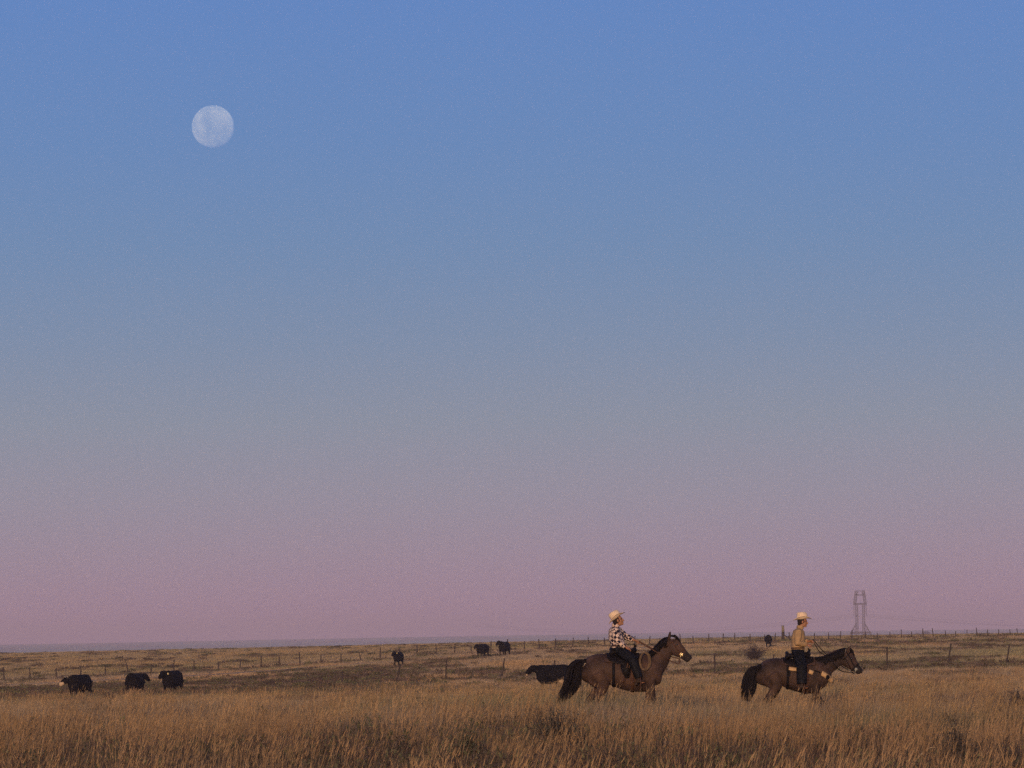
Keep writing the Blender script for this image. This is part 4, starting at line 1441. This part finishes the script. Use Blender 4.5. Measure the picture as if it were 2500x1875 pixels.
# ---- second horse: neck lowered
H2D = 101.0
base2 = at(1935, H2D); base2.z -= .07
coat2 = coat_material('dark bay coat', (.038, .024, .020), (.090, .050, .037), (.026, .02, .02), (1.43, 1.15, .17), .8, .62)
st2 = [(-.765, 1.16, .10, .10), (-.69, 1.12, .225, .20), (-.52, 1.14, .29, .275), (-.35, 1.165, .30, .29), (-.18, 1.15, .285, .29), (.02, 1.085, .32, .30),
       (.22, 1.07, .365, .30), (.42, 1.07, .38, .27), (.58, 1.04, .34, .235), (.70, .99, .25, .19), (.77, .95, .13, .12)]
nk2 = [(.45, 1.17, .23, .17), (.60, 1.23, .225, .155), (.75, 1.31, .205, .12), (.90, 1.41, .185, .092), (1.04, 1.485, .165, .08), (1.13, 1.51, .12, .072)]
hd2 = [(1.10, 1.50, .10, .07), (1.15, 1.46, .16, .088), (1.215, 1.39, .165, .095), (1.28, 1.315, .135, .085), (1.345, 1.245, .105, .066), (1.40, 1.19, .085, .058), (1.445, 1.145, .08, .060), (1.465, 1.115, .05, .045)]
legs2 = [F_(.46, -.10, -.15), F_(.48, .16, .15), B_(-.46, -.06, -.16), B_(-.46, .14, .16)]
tail2 = dict(line=[(-.70, 0, 1.30), (-.82, 0, 1.26), (-.90, 0, 1.10), (-.94, 0, .90), (-.97, 0, .72), (-1.0, 0, .55)], dock=0, w=.165)
mane2 = [(.50, 1.455), (.65, 1.475), (.80, 1.52), (.95, 1.585), (1.07, 1.635), (1.13, 1.645)]
horse2, bvh2 = horse('', base2, st2, nk2, hd2, legs2, tail2, mane2, coat2, (1.46, 1.125), True, (1.165, 1.645), ((1.175, 0, 1.57), (1.25, 0, 1.705)), (1.265, .088, 1.435), .22, 9)
tag(horse2, 'darker brown horse with lowered neck carrying the rider in the sand coloured shirt', 'horse')
sad2 = tack(bvh2, base2, .12, 1.42, True, label='black western saddle on the horse with the lowered neck')
stirrup(sad2, (.22, -.41, .82)); stirrup(sad2, (.22, .41, .82))
def L2(px, py): return ((px - 1933) / 113.0, (1768 - py) / 113.0)
c_ = MB()
P, Nn = strap_px(bvh2, [L2(1922, 1629), L2(1932, 1631), L2(1943, 1632)], -1, .035, 6); ribbon(c_, P, Nn, .075, .02)
c_.build('blanket_patch', TAN, sad2)
c_ = MB()
P, Nn = strap_px(bvh2, [L2(1970, 1636), L2(1980, 1640)], -1, .03, 4); ribbon(c_, P, Nn, .085, .02)
c_.build('pad_patch', TAN, sad2)
c_ = MB(); P, Nn = strap_px(bvh2, [L2(1922, 1630), L2(1924, 1638), L2(1923, 1646)], -1, .04, 6); ribbon(c_, P, Nn, .03, .01); c_.build('latigo', LEATHER_D, sad2)

bc = empty('breast_collar', base2)
tag(bc, 'tan breast collar with round black concho across the second horse chest', 'breast collar')
Pn, Nnn = strap_px(bvh2, [L2(1984, 1634), L2(1996, 1638), L2(2006, 1643), L2(2018, 1651), L2(2026, 1658)], -1, .012, 14)
Pf, Nff = strap_px(bvh2, [L2(2026, 1658), L2(2018, 1651), L2(2006, 1643), L2(1996, 1638), L2(1984, 1634)], 1, .012, 14)
c_ = MB(); ribbon(c_, Pn[:5], Nnn[:5], .03, .008); c_.build('tug_strap', LEATHER_D, bc)
c_ = MB()
mid = (Pn[-1] + Pf[0]) * .5 + Vector((.05, 0, -.02))
ribbon(c_, Pn[5:] + [mid] + Pf[:9], Nnn[5:] + [Vector((1, 0, 0))] + Nff[:9], [.10] * 9 + [.08] + [.10] * 9, .014); c_.build('collar_band', TAN, bc)
c_ = MB(); p, nn = hit(bvh2, *L2(2015, 1650), -1, .03); q_ = nn.to_track_quat('Z', 'Y').to_matrix(); c_.ball(p, (.052, .052, .014), 16, 8, q_); c_.build('concho', LEATHER_D, bc)

bridle(bvh2, base2, 'dark bridle with silver bit on the lowered horse head',
       [(1.16, 1.59), (1.23, 1.45), (1.30, 1.31), (1.355, 1.22)], ((1.21, 1.53), (.7, -.7), .02), ((1.345, 1.25), (.7, -.7), .02), ((1.14, 1.42), (.9, .5), .016),
       (1.36, 1.205), [[(1.33, -.07, 1.12), (1.18, -.09, 1.14), (1.02, -.11, 1.18), (.90, -.15, 1.30), (.72, -.13, 1.535), (.60, -.10, 1.66), (.445, -.05, 1.86)],
                       [(1.33, .07, 1.12), (1.12, .12, 1.24), (.90, .15, 1.40), (.66, .10, 1.54), (.58, .05, 1.60), (.43, .0, 1.85)]], LEATHER_D, False)
ch_ = MB()
for i in range(9):
    t = i / 8
    c = Vector((1.19, -.075, 1.205)).lerp(Vector((1.335, -.06, 1.105)), t) + Vector((0, 0, -.015 * math.sin(math.pi * t)))
    ch_.ball(c, (.011, .006, .008), 8, 6)
curb = ch_.build('curb_chain', SILVER); curb.location = (0, 0, 0)
curb.parent = [o for o in bpy.data.objects if o.name.startswith('bridle') and o.type == 'EMPTY'][-1]

rider2 = rider(base2, 'rider in plain sand coloured shirt and level pale hat', dict(
    spine=[(.12, 1.62), (.125, 1.76), (.135, 1.91), (.15, 2.045), (.185, 2.125), (.235, 2.24)], pitch=R(-6),
    near_arm=[(.125, -.19, 2.015), (.10, -.25, 1.78), (.315, -.13, 1.745), (.0, .7, -.7), -1, .86],
    far_arm=[(.15, .19, 2.015), (.16, .24, 1.80), (.37, .05, 1.815), (0, -.7, -.6), 1, .86],
    near_leg=[(.12, -.11, 1.58), (.175, -.36, 1.27), (.17, -.40, .88), (.30, -.41, .835)],
    far_leg=[(.12, .11, 1.58), (.175, .36, 1.27), (.17, .40, .88), (.30, .41, .835)],
    leg_w=(.12, .118, .115, .112)), BEIGE, CHAPS, R(6))

# ------------------------------------------------------------------ cattle
COW = principled('black shaggy hide', (.005, .004, .006), .9, (.010, .008, .010), 5, .5, 40, spec=.15)
COWFACE = principled('cream face hair', (.62, .42, .26), .9, (.52, .34, .2), 9)
TAGM = principled('yellow ear tag', (.75, .55, .25), .5)
HORN = principled('pale horn', (.42, .34, .26), .5)

def cow(px, d, yaw, label, head_yaw=0.0, head_drop=0.0, h=1.32, pale=None, leg=1.0, tags=False, horns=False, udder=False, sink=0.0, seed=0):
    base = at(px, d); base.z -= sink
    root = empty('cow', base, yaw)
    tag(root, label, 'cow', 'black cattle scattered over the pasture')
    k = h / 1.32
    r = random.Random(seed)
    mb = MB()
    st = [(-.82, .98, .10, .10), (-.76, .96, .28, .22), (-.55, .93, .39, .31), (-.25, .90, .41, .35), (.05, .87, .43, .36), (.35, .88, .425, .34), (.58, .93, .39, .29), (.74, .97, .25, .20), (.80, .97, .12, .1)]
    S = spline([tuple(v * k for v in q) for q in st], 30)
    mb.tube([(s[0], 0, s[1]) for s in S], [(s[2], s[3]) for s in S], 22, up=Vector((0, 0, 1)))
    nb = Vector((.62, 0, 1.04)) * k
    Rh = Matrix.Rotation(head_yaw, 3, 'Z')
    def Hd(x, y, z):
        v = Rh @ Vector(((x - .09) * k * 1.08, y * k * 1.18, 0)); return nb + Vector((v.x, v.y, (z - head_drop) * k))
    mb.tube([nb, Hd(.18, 0, .06 + head_drop * .5), Hd(.34, 0, .12)], [(.25 * k, .17 * k), (.20 * k, .135 * k), (.15 * k, .11 * k)], 16, up=Vector((0, 0, 1)))
    mb.tube([Hd(.28, 0, .15), Hd(.40, 0, .12), Hd(.52, 0, .04), Hd(.62, 0, -.06), Hd(.68, 0, -.13)], [(.13 * k, .12 * k), (.16 * k, .14 * k), (.135 * k, .115 * k), (.105 * k, .09 * k), (.085 * k, .085 * k)], 16, up=Vector((0, 0, 1)))
    for sg in (-1, 1):
        mb.tube([Hd(.32, sg * .09, .19), Hd(.30, sg * .19, .18), Hd(.29, sg * .27, .15)], [(.03 * k, .025 * k), (.045 * k, .02 * k), (.012 * k, .008 * k)], 8, up=Vector((0, 0, 1)))
    for x, y in ((.52, -.17), (.54, .17), (-.60, -.18), (-.62, .18)):
        dx = r.uniform(-.10, .10)
        hind = x < 0
        if hind:
            pts = [(x, y, .85, .17), (x + .06, y, .66, .12), (x - .06 + dx * .5, y, .46, .07), (x - .05 + dx * .8, y, .25, .05), (x + dx, y, .05, .055)]
        else:
            pts = [(x, y, .80, .13), (x + .01, y, .60, .085), (x + dx * .4, y, .40, .06), (x + dx * .8, y, .20, .045), (x + dx, y, .05, .055)]
        P = spline([tuple(v * k for v in q) for q in pts], 14)
        mb.tube([(q[0], q[1], q[2]) for q in P], [q[3] for q in P], 10)
    # shaggy tufts
    for i in range(46):
        x = r.uniform(-.72, .65); w = r.uniform(0, 2 * math.pi)
        c = Vector((x, math.sin(w) * .31, .90 + math.cos(w) * .38)) * k
        mb.ball(c, Vector((r.uniform(.05, .10), .04, .045)) * k, 8, 6)
    me = fuse(mb, .026, 3, .5)
    link_mesh('body', me, COW, root)
    tl = MB(); tl.tube([Vector((-.80, 0, 1.2)) * k, Vector((-.88, 0, 1.05)) * k, Vector((-.88, .02, .7)) * k, Vector((-.87, .02, .45)) * k], [.03, .025, .02, .045], 8)
    tl.build('tail', COW, root)
    if pale:
        f_ = MB()
        f_.tube([Hd(*pale[0]), Hd(*pale[1])], [(pale[2] * k, pale[2] * .85 * k), (pale[3] * k, pale[3] * k)], 14, up=Vector((0, 0, 1)))
        f_.ball(Hd(*pale[1]), pale[3] * k); f_.ball(Hd(*pale[0]), pale[2] * k)
        link_mesh('muzzle', fuse(f_, .02, 3), COWFACE, root)
    if tags:
        for sg in (-1, 1):
            t_ = MB(); v = Rh @ Vector((1, 0, 0))
            t_.ball(Hd(.335, sg * .22, .10), (.045 * k, .045 * k, .055 * k), 10, 8); t_.build('ear_tag', TAGM, root)
    if horns:
        for sg in (-1, 1):
            t_ = MB(); t_.tube([Hd(.34, sg * .08, .22), Hd(.36, sg * .16, .26), Hd(.42, sg * .19, .34)], [.028, .022, .008], 8); t_.build('horn', HORN, root)
    for sg in (-1, 1):
        e_ = MB(); e_.ball(Hd(.46, sg * .10, .10), .02 * k, 8, 6); e_.build('eye', EYE_M, root)
    if udder:
        u_ = MB(); u_.ball(Vector((-.30, .16, .56)) * k, Vector((.15, .18, .12)) * k, 14, 10)
        u_.build('pale_flank', COWFACE, root)
    return root

cow(194, 229, R(180 + 62), 'black cow with a cream muzzle and grey horn, leftmost of all', -R(38), .12, 1.32, ((.55, 0, .0), (.63, 0, -.07), .115, .11), horns=True, seed=1)
cow(330, 240, R(70), 'all black cow facing away to the right between two left hand cows', -R(25), .02, 1.28, seed=2)
cow(421, 250, R(180 + 68), 'black cow with two pale ear tags, third from the left edge', -R(10), -.02, 1.40, tags=True, seed=3)
cow(973, 392, R(-90 - 14), 'black cow standing head on with pale tags under its ears beside a fence post', R(-20), -.06, 1.30, tags=True, seed=4)
cow(1179, 425, R(180 + 60), 'black cow on the pale track, left of a pair', R(-10), -.0, 1.36, seed=5)
cow(1232, 425, R(180 + 68), 'black cow with a white spot by its ear, right of a pair near the fence', R(-20), -.10, 1.42, ((.40, -.10, .15), (.42, -.10, .12), .06, .05), seed=6)
cow(1877, 468, R(88), 'black cow seen from behind, alone beyond the dark bush', 0, .3, 1.40, seed=7)
cow(1352, 206, R(180 + 12), 'black cow with pale chin and flank patch half hidden behind the horse tail', 0.05, .0, 1.30, ((.60, 0, -.10), (.66, 0, -.16), .06, .055), udder=True, seed=8)
